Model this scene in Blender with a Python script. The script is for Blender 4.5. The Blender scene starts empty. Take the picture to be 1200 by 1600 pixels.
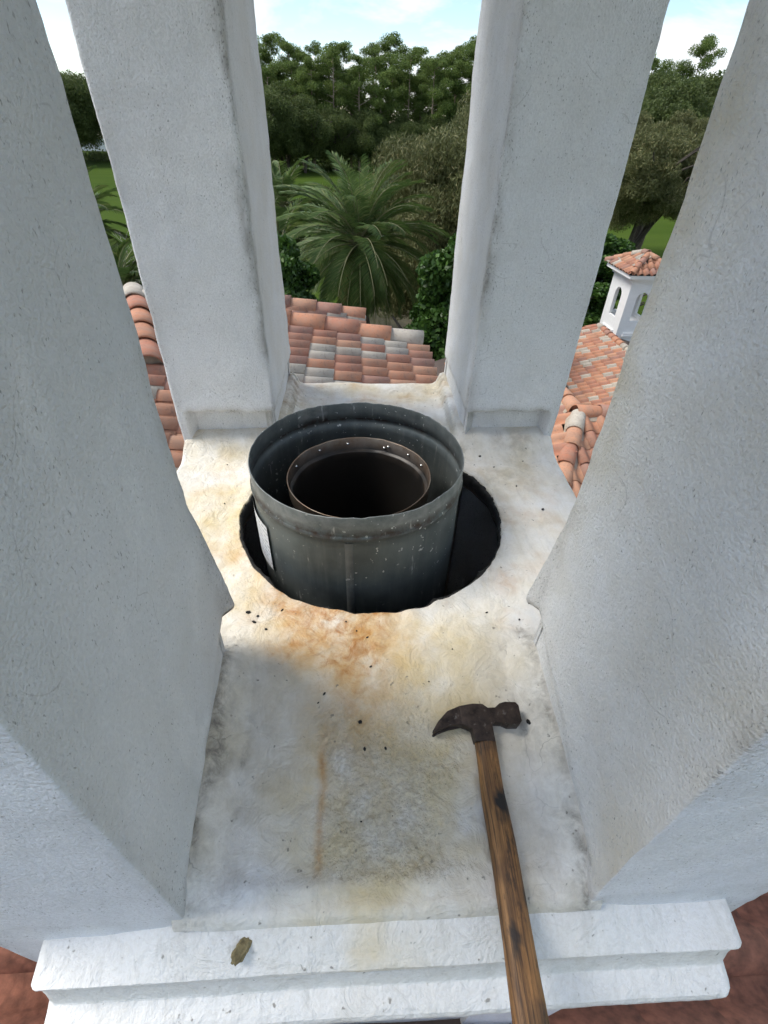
import bpy, bmesh, math, random
import numpy as np
from mathutils import Vector, Matrix, noise, Euler

random.seed(7)
rng = np.random.default_rng(7)
scene = bpy.context.scene
COL = scene.collection
R = math.radians

# ------------------------------------------------------------------ camera
cam_d = bpy.data.cameras.new('camera')
cam = bpy.data.objects.new('camera', cam_d)
COL.objects.link(cam)
PITCH, YAW, ROLL = R(38.85), R(3.71), R(1.60)
fwd = Vector((math.sin(YAW) * math.cos(PITCH), math.cos(YAW) * math.cos(PITCH), -math.sin(PITCH)))
rgt = Vector((math.cos(YAW), -math.sin(YAW), 0.0))
upv = rgt.cross(fwd)
r2 = rgt * math.cos(ROLL) + upv * math.sin(ROLL)
u2 = upv * math.cos(ROLL) - rgt * math.sin(ROLL)
m3 = Matrix((r2, u2, -fwd)).transposed()
cam.matrix_world = Matrix.Translation((-0.0365, -0.168, 0.75)) @ m3.to_4x4()
cam_d.sensor_fit = 'VERTICAL'
cam_d.sensor_height = 36.0
cam_d.lens = 759.5 / 1600.0 * 36.0
cam_d.clip_start = 0.01
cam_d.clip_end = 6000.0
scene.camera = cam

# ------------------------------------------------------------------ world and sun
SUN_EL, SUN_AZ = R(53), R(-80)          # azimuth from +Y, negative towards -X
sun_dir = Vector((math.sin(SUN_AZ) * math.cos(SUN_EL), math.cos(SUN_AZ) * math.cos(SUN_EL), math.sin(SUN_EL)))
world = bpy.data.worlds.new('World')
scene.world = world
world.use_nodes = True
wn = world.node_tree
wn.nodes.clear()
w_out = wn.nodes.new('ShaderNodeOutputWorld')
w_bg = wn.nodes.new('ShaderNodeBackground')
w_bg.inputs['Strength'].default_value = 0.088
w_sky = wn.nodes.new('ShaderNodeTexSky')
w_sky.sky_type = 'NISHITA'
w_sky.sun_disc = False
w_sky.sun_elevation = SUN_EL
w_sky.sun_rotation = SUN_AZ
w_sky.air_density = 1.0
w_sky.dust_density = 0.0
w_sky.ozone_density = 1.6
w_tc = wn.nodes.new('ShaderNodeTexCoord')
w_map = wn.nodes.new('ShaderNodeMapping')
w_map.inputs['Scale'].default_value = (1.0, 1.0, 2.6)
w_noise = wn.nodes.new('ShaderNodeTexNoise')
w_noise.inputs['Scale'].default_value = 5.2
w_noise.inputs['Detail'].default_value = 9.0
w_noise.inputs['Roughness'].default_value = 0.6
w_noise.inputs['Distortion'].default_value = 0.35
w_ramp = wn.nodes.new('ShaderNodeValToRGB')
w_ramp.color_ramp.elements[0].position = 0.44
w_ramp.color_ramp.elements[1].position = 0.62
w_mix = wn.nodes.new('ShaderNodeMix')
w_mix.data_type = 'RGBA'
w_mix.inputs['B'].default_value = (5.6, 5.7, 5.8, 1)
wl = wn.links.new
wl(w_tc.outputs['Generated'], w_map.inputs['Vector'])
wl(w_map.outputs['Vector'], w_noise.inputs['Vector'])
wl(w_noise.outputs['Fac'], w_ramp.inputs['Fac'])
wl(w_ramp.outputs['Color'], w_mix.inputs['Factor'])
wl(w_sky.outputs['Color'], w_mix.inputs['A'])
wl(w_mix.outputs['Result'], w_bg.inputs['Color'])
wl(w_bg.outputs['Background'], w_out.inputs['Surface'])

sun_d = bpy.data.lights.new('sun', 'SUN')
sun_d.energy = 1.78
sun_d.angle = R(28.0)
sun_d.color = (1.0, 0.95, 0.87)
sun = bpy.data.objects.new('sun', sun_d)
COL.objects.link(sun)
sun.location = (-20, 10, 30)
sun.rotation_euler = (-sun_dir).to_track_quat('-Z', 'Y').to_euler()

scene.view_settings.view_transform = 'Standard'
scene.view_settings.look = 'None'
scene.view_settings.gamma = 1.0
scene.view_settings.exposure = 1.2
scene.view_settings.use_curve_mapping = False
try:
    scene.cycles.max_bounces = 8
    scene.cycles.diffuse_bounces = 6
    scene.cycles.use_adaptive_sampling = True
    scene.cycles.adaptive_threshold = 0.035
    scene.cycles.use_denoising = True
except Exception:
    pass

# ------------------------------------------------------------------ helpers
def link(o, parent=None):
    COL.objects.link(o)
    if parent is not None:
        o.parent = parent
    return o

def obj(name, mesh, mat=None, parent=None, loc=None, rot=None):
    o = bpy.data.objects.new(name, mesh)
    if mat is not None and len(mesh.materials) == 0:
        mesh.materials.append(mat)
    link(o, parent)
    if loc is not None:
        o.location = loc
    if rot is not None:
        o.rotation_euler = rot
    return o

def empty(name, loc=(0, 0, 0), rz=0.0):
    o = bpy.data.objects.new(name, None)
    o.empty_display_size = 0.2
    link(o)
    o.location = loc
    o.rotation_euler = (0, 0, rz)
    return o

def tag(o, label=None, cat=None, group=None, kind=None):
    if label: o['label'] = label
    if cat: o['category'] = cat
    if group: o['group'] = group
    if kind: o['kind'] = kind
    return o

def pydata(name, verts, faces, smooth=True):
    me = bpy.data.meshes.new(name)
    me.from_pydata([tuple(v) for v in verts], [], faces)
    me.update()
    if smooth:
        me.polygons.foreach_set('use_smooth', [True] * len(me.polygons))
    return me

def quads_mesh(name, V, smooth=False):
    """V: (n,4,3) array of quads."""
    n = V.shape[0]
    me = bpy.data.meshes.new(name)
    me.vertices.add(n * 4)
    me.vertices.foreach_set('co', V.reshape(-1).astype(np.float32))
    me.loops.add(n * 4)
    me.loops.foreach_set('vertex_index', np.arange(n * 4, dtype=np.int32))
    me.polygons.add(n)
    me.polygons.foreach_set('loop_start', np.arange(0, n * 4, 4, dtype=np.int32))
    me.polygons.foreach_set('loop_total', np.full(n, 4, dtype=np.int32))
    me.update(calc_edges=True)
    return me

def attr(me, name, vals):
    a = me.attributes.new(name, 'FLOAT', 'POINT')
    a.data.foreach_set('value', np.asarray(vals, dtype=np.float32))

def grid_faces(nu, nv, wrap_u=False):
    f = []
    for j in range(nv - 1):
        for i in range(nu if wrap_u else nu - 1):
            i2 = (i + 1) % nu
            f.append((j * nu + i, j * nu + i2, (j + 1) * nu + i2, (j + 1) * nu + i))
    return f

def nz(x, y, z, s=1.0):
    return noise.noise((x * s, y * s, z * s))

def fbm(x, y, z, s, o=3):
    v, a = 0.0, 1.0
    for k in range(o):
        v += a * noise.noise((x * s, y * s, z * s + 7.3 * k))
        s *= 2.03
        a *= 0.5
    return v

def sstep(a, b, x):
    t = min(1.0, max(0.0, (x - a) / (b - a)))
    return t * t * (3 - 2 * t)

def box_bm(bm, x0, x1, y0, y1, z0, z1):
    vs = [bm.verts.new(c) for c in ((x0, y0, z0), (x1, y0, z0), (x1, y1, z0), (x0, y1, z0),
                                    (x0, y0, z1), (x1, y0, z1), (x1, y1, z1), (x0, y1, z1))]
    for f in ((0, 3, 2, 1), (4, 5, 6, 7), (0, 1, 5, 4), (1, 2, 6, 5), (2, 3, 7, 6), (3, 0, 4, 7)):
        bm.faces.new([vs[i] for i in f])
    return vs

def box(name, x0, x1, y0, y1, z0, z1, mat, parent=None, bevel=0.0):
    bm = bmesh.new()
    box_bm(bm, x0, x1, y0, y1, z0, z1)
    if bevel > 0:
        bmesh.ops.bevel(bm, geom=bm.edges[:] , offset=bevel, segments=2, affect='EDGES', profile=0.6)
    me = bpy.data.meshes.new(name)
    bm.to_mesh(me)
    bm.free()
    return obj(name, me, mat, parent)

def lathe(name, prof, seg, wob=None, close=False):
    """prof: list of (r,z). wob(theta, i) -> (dr,dz)"""
    V, F = [], []
    n = len(prof)
    for i, (r, z) in enumerate(prof):
        for k in range(seg):
            a = 2 * math.pi * k / seg
            dr, dz = wob(a, i) if wob else (0, 0)
            V.append(((r + dr) * math.cos(a), (r + dr) * math.sin(a), z + dz))
    F = grid_faces(seg, n, True)
    return pydata(name, V, F)

def tube_verts(path, radii, seg=8):
    V, F = [], []
    prev = None
    for i, (p, r) in enumerate(zip(path, radii)):
        p = Vector(p)
        d = (Vector(path[min(i + 1, len(path) - 1)]) - Vector(path[max(i - 1, 0)])).normalized()
        a = d.orthogonal().normalized() if prev is None else (prev - d * prev.dot(d)).normalized()
        prev = a
        b = d.cross(a)
        for k in range(seg):
            t = 2 * math.pi * k / seg
            V.append(p + (a * math.cos(t) + b * math.sin(t)) * r)
    F = grid_faces(seg, len(path), True)
    return V, F

# ------------------------------------------------------------------ materials
class NT:
    def __init__(self, name):
        self.m = bpy.data.materials.new(name)
        self.m.use_nodes = True
        self.t = self.m.node_tree
        self.bsdf = self.t.nodes['Principled BSDF']
        self.out = self.t.nodes['Material Output']
    def n(self, typ, **kw):
        nd = self.t.nodes.new(typ)
        for k, v in kw.items():
            if k.startswith('_'):
                setattr(nd, k[1:], v)
            else:
                nd.inputs[k.replace('_', ' ')].default_value = v
        return nd
    def l(self, a, b):
        self.t.links.new(a, b)
    def coord(self, kind='Object', scale=(1, 1, 1)):
        tc = self.n('ShaderNodeTexCoord')
        mp = self.n('ShaderNodeMapping')
        mp.inputs['Scale'].default_value = scale
        self.l(tc.outputs[kind], mp.inputs['Vector'])
        return mp.outputs['Vector']
    def noise(self, vec, scale, detail=4, rough=0.55, dist=0.0):
        nd = self.n('ShaderNodeTexNoise')
        nd.inputs['Scale'].default_value = scale
        nd.inputs['Detail'].default_value = detail
        nd.inputs['Roughness'].default_value = rough
        nd.inputs['Distortion'].default_value = dist
        self.l(vec, nd.inputs['Vector'])
        return nd.outputs['Fac']
    def ramp(self, fac, lo, hi, c0=(0, 0, 0, 1), c1=(1, 1, 1, 1)):
        r = self.n('ShaderNodeValToRGB')
        r.color_ramp.elements[0].position = lo
        r.color_ramp.elements[1].position = hi
        r.color_ramp.elements[0].color = c0
        r.color_ramp.elements[1].color = c1
        self.l(fac, r.inputs['Fac'])
        return r.outputs['Color']
    def mix(self, fac, a, b, mode='MIX'):
        nd = self.n('ShaderNodeMix')
        nd.data_type = 'RGBA'
        nd.blend_type = mode
        for sock, v in (('Factor', fac), ('A', a), ('B', b)):
            if hasattr(v, 'is_linked'):
                self.l(v, nd.inputs[sock])
            elif sock == 'Factor':
                nd.inputs[sock].default_value = v
            else:
                nd.inputs[sock].default_value = tuple(v) + ((1,) if len(v) == 3 else ())
        return nd.outputs['Result']
    def math(self, op, a, b=None, clamp=False):
        nd = self.n('ShaderNodeMath')
        nd.operation = op
        nd.use_clamp = clamp
        for i, v in enumerate((a, b)):
            if v is None: continue
            if hasattr(v, 'is_linked'): self.l(v, nd.inputs[i])
            else: nd.inputs[i].default_value = v
        return nd.outputs[0]
    def attr(self, name):
        nd = self.n('ShaderNodeAttribute')
        nd.attribute_name = name
        return nd.outputs['Fac']
    def color(self, c):
        if hasattr(c, 'is_linked'): self.l(c, self.bsdf.inputs['Base Color'])
        else: self.bsdf.inputs['Base Color'].default_value = tuple(c) + (1,)
    def bump(self, h, strength=0.5, dist=0.002, prev=None):
        nd = self.n('ShaderNodeBump')
        nd.inputs['Strength'].default_value = strength
        nd.inputs['Distance'].default_value = dist
        self.l(h, nd.inputs['Height'])
        if prev is not None: self.l(prev, nd.inputs['Normal'])
        self.l(nd.outputs['Normal'], self.bsdf.inputs['Normal'])
        return nd.outputs['Normal']
    def rough(self, v):
        if hasattr(v, 'is_linked'): self.l(v, self.bsdf.inputs['Roughness'])
        else: self.bsdf.inputs['Roughness'].default_value = v

def simple(name, c, rough=0.7, var=0.15, scale=8.0, metal=0.0, bump=0.0):
    t = NT(name)
    v = t.coord('Object')
    f = t.noise(v, scale, 5, 0.6)
    d = tuple(x * (1 - var) for x in c)
    e = tuple(min(1, x * (1 + var)) for x in c)
    t.color(t.mix(t.ramp(f, 0.3, 0.7), d, e))
    t.rough(rough)
    t.bsdf.inputs['Metallic'].default_value = metal
    if bump > 0:
        t.bump(f, bump, 0.005)
    return t.m

def stucco_mat():
    t = NT('white_stucco')
    v = t.coord('Object')
    vs = t.coord('Object', (1.0, 1.0, 0.42))
    big = t.noise(v, 2.6, 4, 0.6)
    mid = t.noise(v, 11.0, 3, 0.6)
    col = t.mix(t.ramp(big, 0.32, 0.7), (0.80, 0.81, 0.835), (0.87, 0.875, 0.885))
    col = t.mix(t.math('MULTIPLY', t.ramp(mid, 0.45, 0.8), 0.6), col, (0.76, 0.765, 0.765))
    col = t.mix(t.math('MULTIPLY', t.attr('grey'), t.ramp(big, 0.2, 0.6), True), col, (0.60, 0.615, 0.625))  # shade on the left pier's inner face put into the colour
    col = t.mix(t.math('MULTIPLY', t.attr('skylit'), 0.8, True), col, (0.81, 0.83, 0.885))  # bluish skylight on the front faces put into the colour
    patch = t.noise(t.coord('Object', (1.0, 1.0, 0.5)), 5.0, 4, 0.7, 0.0)
    col = t.mix(t.math('MULTIPLY', t.ramp(patch, 0.52, 0.60), 0.35), col, (0.88, 0.885, 0.89))
    # warm tint: weathering, plus bounce light put into the inner-face colour
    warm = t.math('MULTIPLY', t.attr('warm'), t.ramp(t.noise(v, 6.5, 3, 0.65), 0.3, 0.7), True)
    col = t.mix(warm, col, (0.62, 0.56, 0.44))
    # soft grime, along edges
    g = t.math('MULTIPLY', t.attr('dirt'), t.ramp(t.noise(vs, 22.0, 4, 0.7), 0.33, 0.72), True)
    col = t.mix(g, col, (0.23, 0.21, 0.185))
    # mildew pinholes caught in the stucco
    sp = t.noise(t.coord('Object', (1.0, 1.0, 0.62)), 320.0, 2, 0.5)
    sp2 = t.noise(v, 9.0, 4, 0.65)
    thr = t.math('ADD', sp, t.math('MULTIPLY', t.math('SUBTRACT', sp2, 0.5), 0.22))
    thr = t.math('ADD', thr, t.math('MULTIPLY', t.attr('dirt'), 0.08))
    spm = t.ramp(thr, 0.655, 0.75)
    col = t.mix(t.math('MULTIPLY', spm, 0.62), col, (0.14, 0.135, 0.12))
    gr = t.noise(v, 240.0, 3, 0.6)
    col = t.mix(t.math('MULTIPLY', t.ramp(gr, 0.50, 0.30), 0.2), col, (0.55, 0.555, 0.56))  # relief shading put into the colour, along with dirt in the pits
    t.color(col)
    t.rough(0.78)
    # hairline cracks
    wp = t.n('ShaderNodeVectorMath'); wp.operation = 'ADD'
    nc = t.n('ShaderNodeTexNoise'); nc.inputs['Scale'].default_value = 5.0; nc.inputs['Detail'].default_value = 2
    t.l(v, nc.inputs['Vector'])
    sc = t.n('ShaderNodeVectorMath'); sc.operation = 'SCALE'; sc.inputs['Scale'].default_value = 0.3
    t.l(nc.outputs['Color'], sc.inputs[0]); t.l(v, wp.inputs[0]); t.l(sc.outputs['Vector'], wp.inputs[1])
    vo = t.n('ShaderNodeTexVoronoi'); vo.feature = 'DISTANCE_TO_EDGE'; vo.inputs['Scale'].default_value = 4.0
    t.l(wp.outputs['Vector'], vo.inputs['Vector'])
    ck = t.math('MULTIPLY', t.ramp(vo.outputs['Distance'], 0.0, 0.004, (1, 1, 1, 1), (0, 0, 0, 1)), t.ramp(sp2, 0.52, 0.60))
    col = t.mix(t.math('MULTIPLY', ck, 0.45), col, (0.30, 0.29, 0.28))
    t.color(col)
    trowel = t.noise(t.coord('Object', (1.0, 1.0, 0.22)), 42.0, 2, 0.6, 0.0)
    hgt = t.math('ADD', t.math('MULTIPLY', trowel, 0.6), t.math('MULTIPLY', gr, 1.0))
    t.bump(hgt, 0.9, 0.0042)
    return t.m

def floor_mat():
    t = NT('white_roof_coating')
    v = t.coord('Object')
    big = t.noise(v, 4.2, 5, 0.62)
    mid = t.noise(v, 17.0, 5, 0.62)
    fine = t.noise(v, 60.0, 4, 0.6)
    streak = t.noise(t.coord('Object', (9.0, 2.0, 5.0)), 6.0, 5, 0.65, 0.8)
    col = t.mix(t.ramp(big, 0.35, 0.68), (0.76, 0.76, 0.745), (0.85, 0.85, 0.84))
    col = t.mix(t.math('MULTIPLY', t.ramp(streak, 0.5, 0.72), 0.4), col, (0.53, 0.52, 0.48))
    col = t.mix(t.math('MULTIPLY', t.attr('worn'), t.ramp(t.noise(v, 9.0, 5, 0.6), 0.2, 0.65), True), col, (0.56, 0.51, 0.41))
    cr = t.math('MULTIPLY', t.attr('cream'), t.ramp(t.math('ADD', t.math('MULTIPLY', mid, 0.6), t.math('MULTIPLY', big, 0.5)), 0.28, 0.75), True)
    col = t.mix(cr, col, (0.68, 0.545, 0.285))
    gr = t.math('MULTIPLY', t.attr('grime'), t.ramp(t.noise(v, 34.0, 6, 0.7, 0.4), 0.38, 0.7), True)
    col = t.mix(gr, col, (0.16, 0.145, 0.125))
    ru = t.math('MULTIPLY', t.attr('rust'), t.ramp(t.math('ADD', t.math('MULTIPLY', mid, 0.7), t.math('MULTIPLY', fine, 0.35)), 0.3, 0.74), True)
    col = t.mix(ru, col, (0.49, 0.25, 0.065))
    ru2 = t.math('MULTIPLY', t.math('POWER', t.attr('rust'), 2.5), t.ramp(t.noise(v, 26.0, 6, 0.7, 1.2), 0.45, 0.7), True)
    col = t.mix(ru2, col, (0.36, 0.145, 0.03))
    # cracks of the old coating
    vo = t.n('ShaderNodeTexVoronoi')
    vo.feature = 'DISTANCE_TO_EDGE'
    vo.inputs['Scale'].default_value = 13.0
    wv = t.n('ShaderNodeVectorMath')
    wv.operation = 'ADD'
    nc = t.n('ShaderNodeTexNoise')
    nc.inputs['Scale'].default_value = 9.0
    nc.inputs['Detail'].default_value = 4
    t.l(v, nc.inputs['Vector'])
    sc = t.n('ShaderNodeVectorMath')
    sc.operation = 'SCALE'
    sc.inputs['Scale'].default_value = 0.16
    t.l(nc.outputs['Color'], sc.inputs[0])
    t.l(v, wv.inputs[0]); t.l(sc.outputs['Vector'], wv.inputs[1])
    t.l(wv.outputs['Vector'], vo.inputs['Vector'])
    ck = t.ramp(vo.outputs['Distance'], 0.0, 0.013, (1, 1, 1, 1), (0, 0, 0, 1))
    ck = t.math('MULTIPLY', t.math('MULTIPLY', ck, t.ramp(t.noise(v, 8.0, 3), 0.5, 0.62)), t.attr('crack'), True)
    ck = t.math('MULTIPLY', ck, 0.55)
    col = t.mix(ck, col, (0.14, 0.13, 0.115))
    sp = t.noise(v, 95.0, 2, 0.5)
    spm = t.math('MULTIPLY', t.ramp(sp, 0.70, 0.76), 0.7)
    col = t.mix(spm, col, (0.13, 0.12, 0.10))
    gn = t.noise(v, 190.0, 3, 0.6)
    col = t.mix(t.math('MULTIPLY', t.math('MULTIPLY', t.ramp(gn, 0.52, 0.32), t.attr('coarse')), 0.28), col, (0.42, 0.36, 0.26))  # pit shadows of the coarse patch put into the colour, with some grime
    t.color(col)
    t.rough(t.ramp(mid, 0.2, 0.8, (0.5, 0.5, 0.5, 1), (0.72, 0.72, 0.72, 1)))
    t.bsdf.inputs['Specular IOR Level'].default_value = 0.35
    hgt = t.math('ADD', t.math('MULTIPLY', t.noise(v, 24.0, 4, 0.62, 1.0), 1.15), t.math('MULTIPLY', fine, 0.22))
    hgt = t.math('ADD', hgt, t.math('MULTIPLY', gn, t.math('MULTIPLY', t.attr('coarse'), 0.95)))
    t.bump(hgt, 0.9, 0.0058)
    return t.m

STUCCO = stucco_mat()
FLOOR = floor_mat()
WHITE = simple('white_paint', (0.78, 0.78, 0.77), 0.65, 0.04, 6.0, 0, 0.15)
TAR = simple('black_tar', (0.016, 0.015, 0.014), 0.75, 0.4, 40, 0, 0.8)
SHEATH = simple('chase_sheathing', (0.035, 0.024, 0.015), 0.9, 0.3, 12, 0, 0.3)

def galv_mat():
    t = NT('weathered_galvanized_steel')
    v = t.coord('Object')
    vz = t.coord('Object', (1, 1, 0.12))
    a = t.noise(v, 9.0, 5, 0.65)
    drip = t.noise(vz, 42.0, 5, 0.65)
    col = t.mix(t.ramp(a, 0.3, 0.75), (0.065, 0.080, 0.080), (0.145, 0.165, 0.160))
    col = t.mix(t.math('MULTIPLY', t.ramp(drip, 0.48, 0.75), 0.45), col, (0.20, 0.21, 0.20))
    # chalky zinc on the rim band, rust under it
    band = t.attr('band')
    col = t.mix(t.math('MULTIPLY', band, t.ramp(t.noise(v, 30, 5, 0.7), 0.25, 0.7), True), col, (0.30, 0.305, 0.29))
    rs = t.math('MULTIPLY', t.attr('rustline'), t.ramp(t.noise(v, 38, 5, 0.7), 0.38, 0.6), True)
    col = t.mix(rs, col, (0.055, 0.028, 0.016))
    spk = t.math('MULTIPLY', t.ramp(t.noise(v, 95.0, 2, 0.5), 0.67, 0.70), t.ramp(t.noise(v, 7.0, 3), 0.44, 0.56))
    spd = t.math('MULTIPLY', t.ramp(t.noise(t.coord('Object', (1, 1, 0.3)), 60.0, 3, 0.6), 0.60, 0.68), t.ramp(drip, 0.56, 0.66))
    spots = t.math('ADD', spk, spd, True)
    col = t.mix(spots, col, (0.60, 0.60, 0.57))
    t.color(col)
    t.bsdf.inputs['Metallic'].default_value = 0.45
    t.rough(t.ramp(a, 0.2, 0.8, (0.42, 0.42, 0.42, 1), (0.62, 0.62, 0.62, 1)))
    t.bump(t.noise(v, 35, 4), 0.12, 0.002)
    return t.m

def flue_mat():
    t = NT('sooty_stainless_flue')
    v = t.coord('Object')
    a = t.noise(v, 22.0, 5, 0.65)
    soot = t.attr('soot')
    col = t.mix(t.ramp(a, 0.35, 0.7), (0.26, 0.22, 0.18), (0.15, 0.085, 0.045))
    col = t.mix(soot, col, (0.012, 0.011, 0.010))
    t.color(col)
    t.l(t.math('MULTIPLY', t.math('SUBTRACT', 1.0, soot), 0.85), t.bsdf.inputs['Metallic'])
    t.rough(0.42)
    return t.m
GALV = galv_mat()
FLUE = flue_mat()

# ------------------------------------------------------------------ ground
def ground_mat():
    t = NT('lawn_grass')
    v = t.coord('Object')
    a = t.noise(v, 0.05, 5, 0.6)
    b = t.noise(v, 0.9, 5, 0.65)
    s = t.noise(t.coord('Object', (0.02, 0.25, 1)), 1.0, 3, 0.5)
    col = t.mix(t.ramp(a, 0.3, 0.7), (0.040, 0.072, 0.010), (0.058, 0.094, 0.013))
    col = t.mix(t.math('MULTIPLY', t.ramp(s, 0.45, 0.6), 0.35), col, (0.070, 0.105, 0.018))
    col = t.mix(t.math('MULTIPLY', t.ramp(b, 0.45, 0.75), 0.4), col, (0.05, 0.075, 0.02))
    t.color(col)
    t.rough(0.95)
    t.bsdf.inputs['Specular IOR Level'].default_value = 0.03
    t.bump(b, 0.4, 0.05)
    return t.m
GZ = -9.25
me = pydata('ground', [(-900, -500, GZ), (900, -500, GZ), (900, 1500, GZ), (-900, 1500, GZ)], [(0, 1, 2, 3)], False)
tag(obj('ground', me, ground_mat()), kind='structure')
# bare leaf-littered soil close to the house
V, F = [], []
for k in range(48):
    a = 2 * math.pi * k / 48
    r = 1 + 0.16 * nz(math.cos(a), math.sin(a), 3.1, 1.7)
    V.append((3 + 22 * r * math.cos(a), 14 + 21 * r * math.sin(a), GZ + 0.012))
me = pydata('planting_bed', V, [tuple(range(48))], False)
tag(obj('planting_bed', me, simple('leaf_litter', (0.075, 0.065, 0.032), 0.95, 0.45, 1.5, 0, 0.5)), kind='structure')

# ------------------------------------------------------------------ the chimney
XI, XO, YR, YB, YE = 0.267, 0.535, 0.360, 1.063, 1.486
HX, HY, HR = -0.005, 0.757, 0.312          # opening in the slab

chimney = empty('chimney', (0, 0, -2.4))
tag(chimney, 'weathered white stucco chimney cupola with four piers around an open floor', 'chimney')
def child(o):
    o.location = (0, 0, 2.4)
    o.parent = chimney
    return o

def make_pier(x0, x1, y0, y1, lip, inset, sgn, front):
    """closed stucco shaft; below its ragged lip the faces step back by inset()."""
    rad, step = (0.0045 if front else 0.008), 0.0085
    pts = []
    cs = [(x1 - rad, y0 + rad, -90), (x1 - rad, y1 - rad, 0), (x0 + rad, y1 - rad, 90), (x0 + rad, y0 + rad, 180)]
    for ci, (cx, cy, a0) in enumerate(cs):
        for k in range(5):
            a = R(a0 + 90 * k / 4)
            pts.append((cx + rad * math.cos(a), cy + rad * math.sin(a), math.cos(a), math.sin(a)))
        nx_, ny_, na = cs[(ci + 1) % 4]
        a = R(a0 + 90)
        sx, sy = cx + rad * math.cos(a), cy + rad * math.sin(a)
        ex, ey = nx_ + rad * math.cos(a), ny_ + rad * math.sin(a)
        n = max(2, int(math.hypot(ex - sx, ey - sy) / step))
        for k in range(1, n):
            f = k / n
            pts.append((sx + (ex - sx) * f, sy + (ey - sy) * f, math.cos(a), math.sin(a)))
    zlow, ztop = -2.35, 1.47
    lows = [zlow, -1.2, -0.6, -0.3] + [-0.2 + 0.02 * i for i in range(9)]
    ups = [i / 118.0 for i in range(119)]
    V, dirt, warm, skylit, grey = [], [], [], [], []
    nrow = len(lows) + 2 + len(ups)
    xin = x1 if sgn < 0 else x0
    rows = []
    for r_i in range(nrow):
        for (x, y, nx, ny) in pts:
            zl = lip(x, y)
            zl += 0.005 * nz(x, y, 1.7, 40) + 0.005 * nz(x, y, 5.7, 13)
            ins = inset(x, y, nx, ny)
            if r_i < len(lows):
                f = (lows[r_i] - zlow) / (lows[-1] - zlow)
                z = zlow + f * (zl - 0.012 - zlow)
                off = -ins
            elif r_i == len(lows):
                z, off = zl + (0.002 if ins > 0 else -0.004), -ins
            elif r_i == len(lows) + 1:
                z, off = zl - 0.001 * (1 if ins > 0 else 0), -0.004 if ins > 0 else 0
            else:
                f = ups[r_i - len(lows) - 2]
                z = zl + 0.006 + f * (ztop - zl - 0.006)
                off = 0.0
            low_ = 0.0048 * fbm(x, y, z, 3.3, 2) + 0.0022 * fbm(x + 3, y, z, 15.0, 2) + 0.0009 * nz(x, y, z, 60)
            off += low_ if (r_i >= len(lows) or ins == 0) else low_ * 0.5
            # hand trowelled flare just above the lip on the faces to the opening
            if r_i > len(lows) and ins > 0:
                off += 0.003 * math.exp(-((z - zl) / 0.05) ** 2)
            if front and ny > 0.5:
                off += 0.026 * max(0.0, 1 - (z - zl) / 0.24) if r_i > len(lows) else 0.0
            px, py = x + nx * off, y + ny * off
            V.append((px, py, z))
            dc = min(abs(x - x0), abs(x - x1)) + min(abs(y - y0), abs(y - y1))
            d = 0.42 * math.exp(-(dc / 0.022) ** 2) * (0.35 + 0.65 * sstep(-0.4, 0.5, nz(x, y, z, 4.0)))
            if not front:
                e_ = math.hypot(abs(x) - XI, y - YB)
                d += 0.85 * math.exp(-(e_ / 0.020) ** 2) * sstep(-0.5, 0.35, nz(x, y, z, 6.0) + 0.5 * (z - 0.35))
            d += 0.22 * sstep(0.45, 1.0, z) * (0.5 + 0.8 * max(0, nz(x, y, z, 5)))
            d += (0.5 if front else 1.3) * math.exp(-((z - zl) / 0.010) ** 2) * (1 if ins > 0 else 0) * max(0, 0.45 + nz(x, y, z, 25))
            if r_i < len(lows):
                d += 0.12 + 0.2 * max(0, nz(x, y, z, 18))
            dirt.append(max(0, min(1, d)))
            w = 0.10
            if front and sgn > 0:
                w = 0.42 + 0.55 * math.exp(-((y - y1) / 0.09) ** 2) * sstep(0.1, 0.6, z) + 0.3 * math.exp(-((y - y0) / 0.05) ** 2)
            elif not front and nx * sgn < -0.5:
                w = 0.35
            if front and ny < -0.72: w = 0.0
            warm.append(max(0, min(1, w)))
            skylit.append(1.0 if front and ny < -0.72 else 0.0)
            grey.append((0.85 if sgn < 0 else 0.0) if front and nx * sgn < -0.3 else 0.0)  # darker colour for the side turned away from the light
    F = grid_faces(len(pts), nrow, True)
    me = pydata('pier', V, F)
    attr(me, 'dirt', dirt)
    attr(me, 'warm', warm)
    attr(me, 'skylit', skylit)
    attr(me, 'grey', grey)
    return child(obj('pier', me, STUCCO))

def lip_front(x, y):
    return -0.03 + (0.105 + 0.03) * (max(0.0, min(1.0, y / YR))) ** 0.95
def lip_rear(x, y):
    return 0.118
for sgn in (-1, 1):
    xa, xb = (-XO, -XI) if sgn < 0 else (XI, XO)
    def ins_f(x, y, nx, ny, s=sgn):
        if nx * -s > 0.5: return 0.007 * sstep(0.02, 0.07, y)
        if ny > 0.5: return 0.02
        return 0.0
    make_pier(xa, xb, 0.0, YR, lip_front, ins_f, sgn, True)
    def ins_r(x, y, nx, ny, s=sgn):
        if ny < -0.5: return 0.042 * (1 if abs(x) < XO - 0.034 else 0)
        if nx * -s > 0.5: return 0.010
        return 0.0
    make_pier(xa, xb, YB, YE, lip_rear, ins_r, sgn, False)

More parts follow.
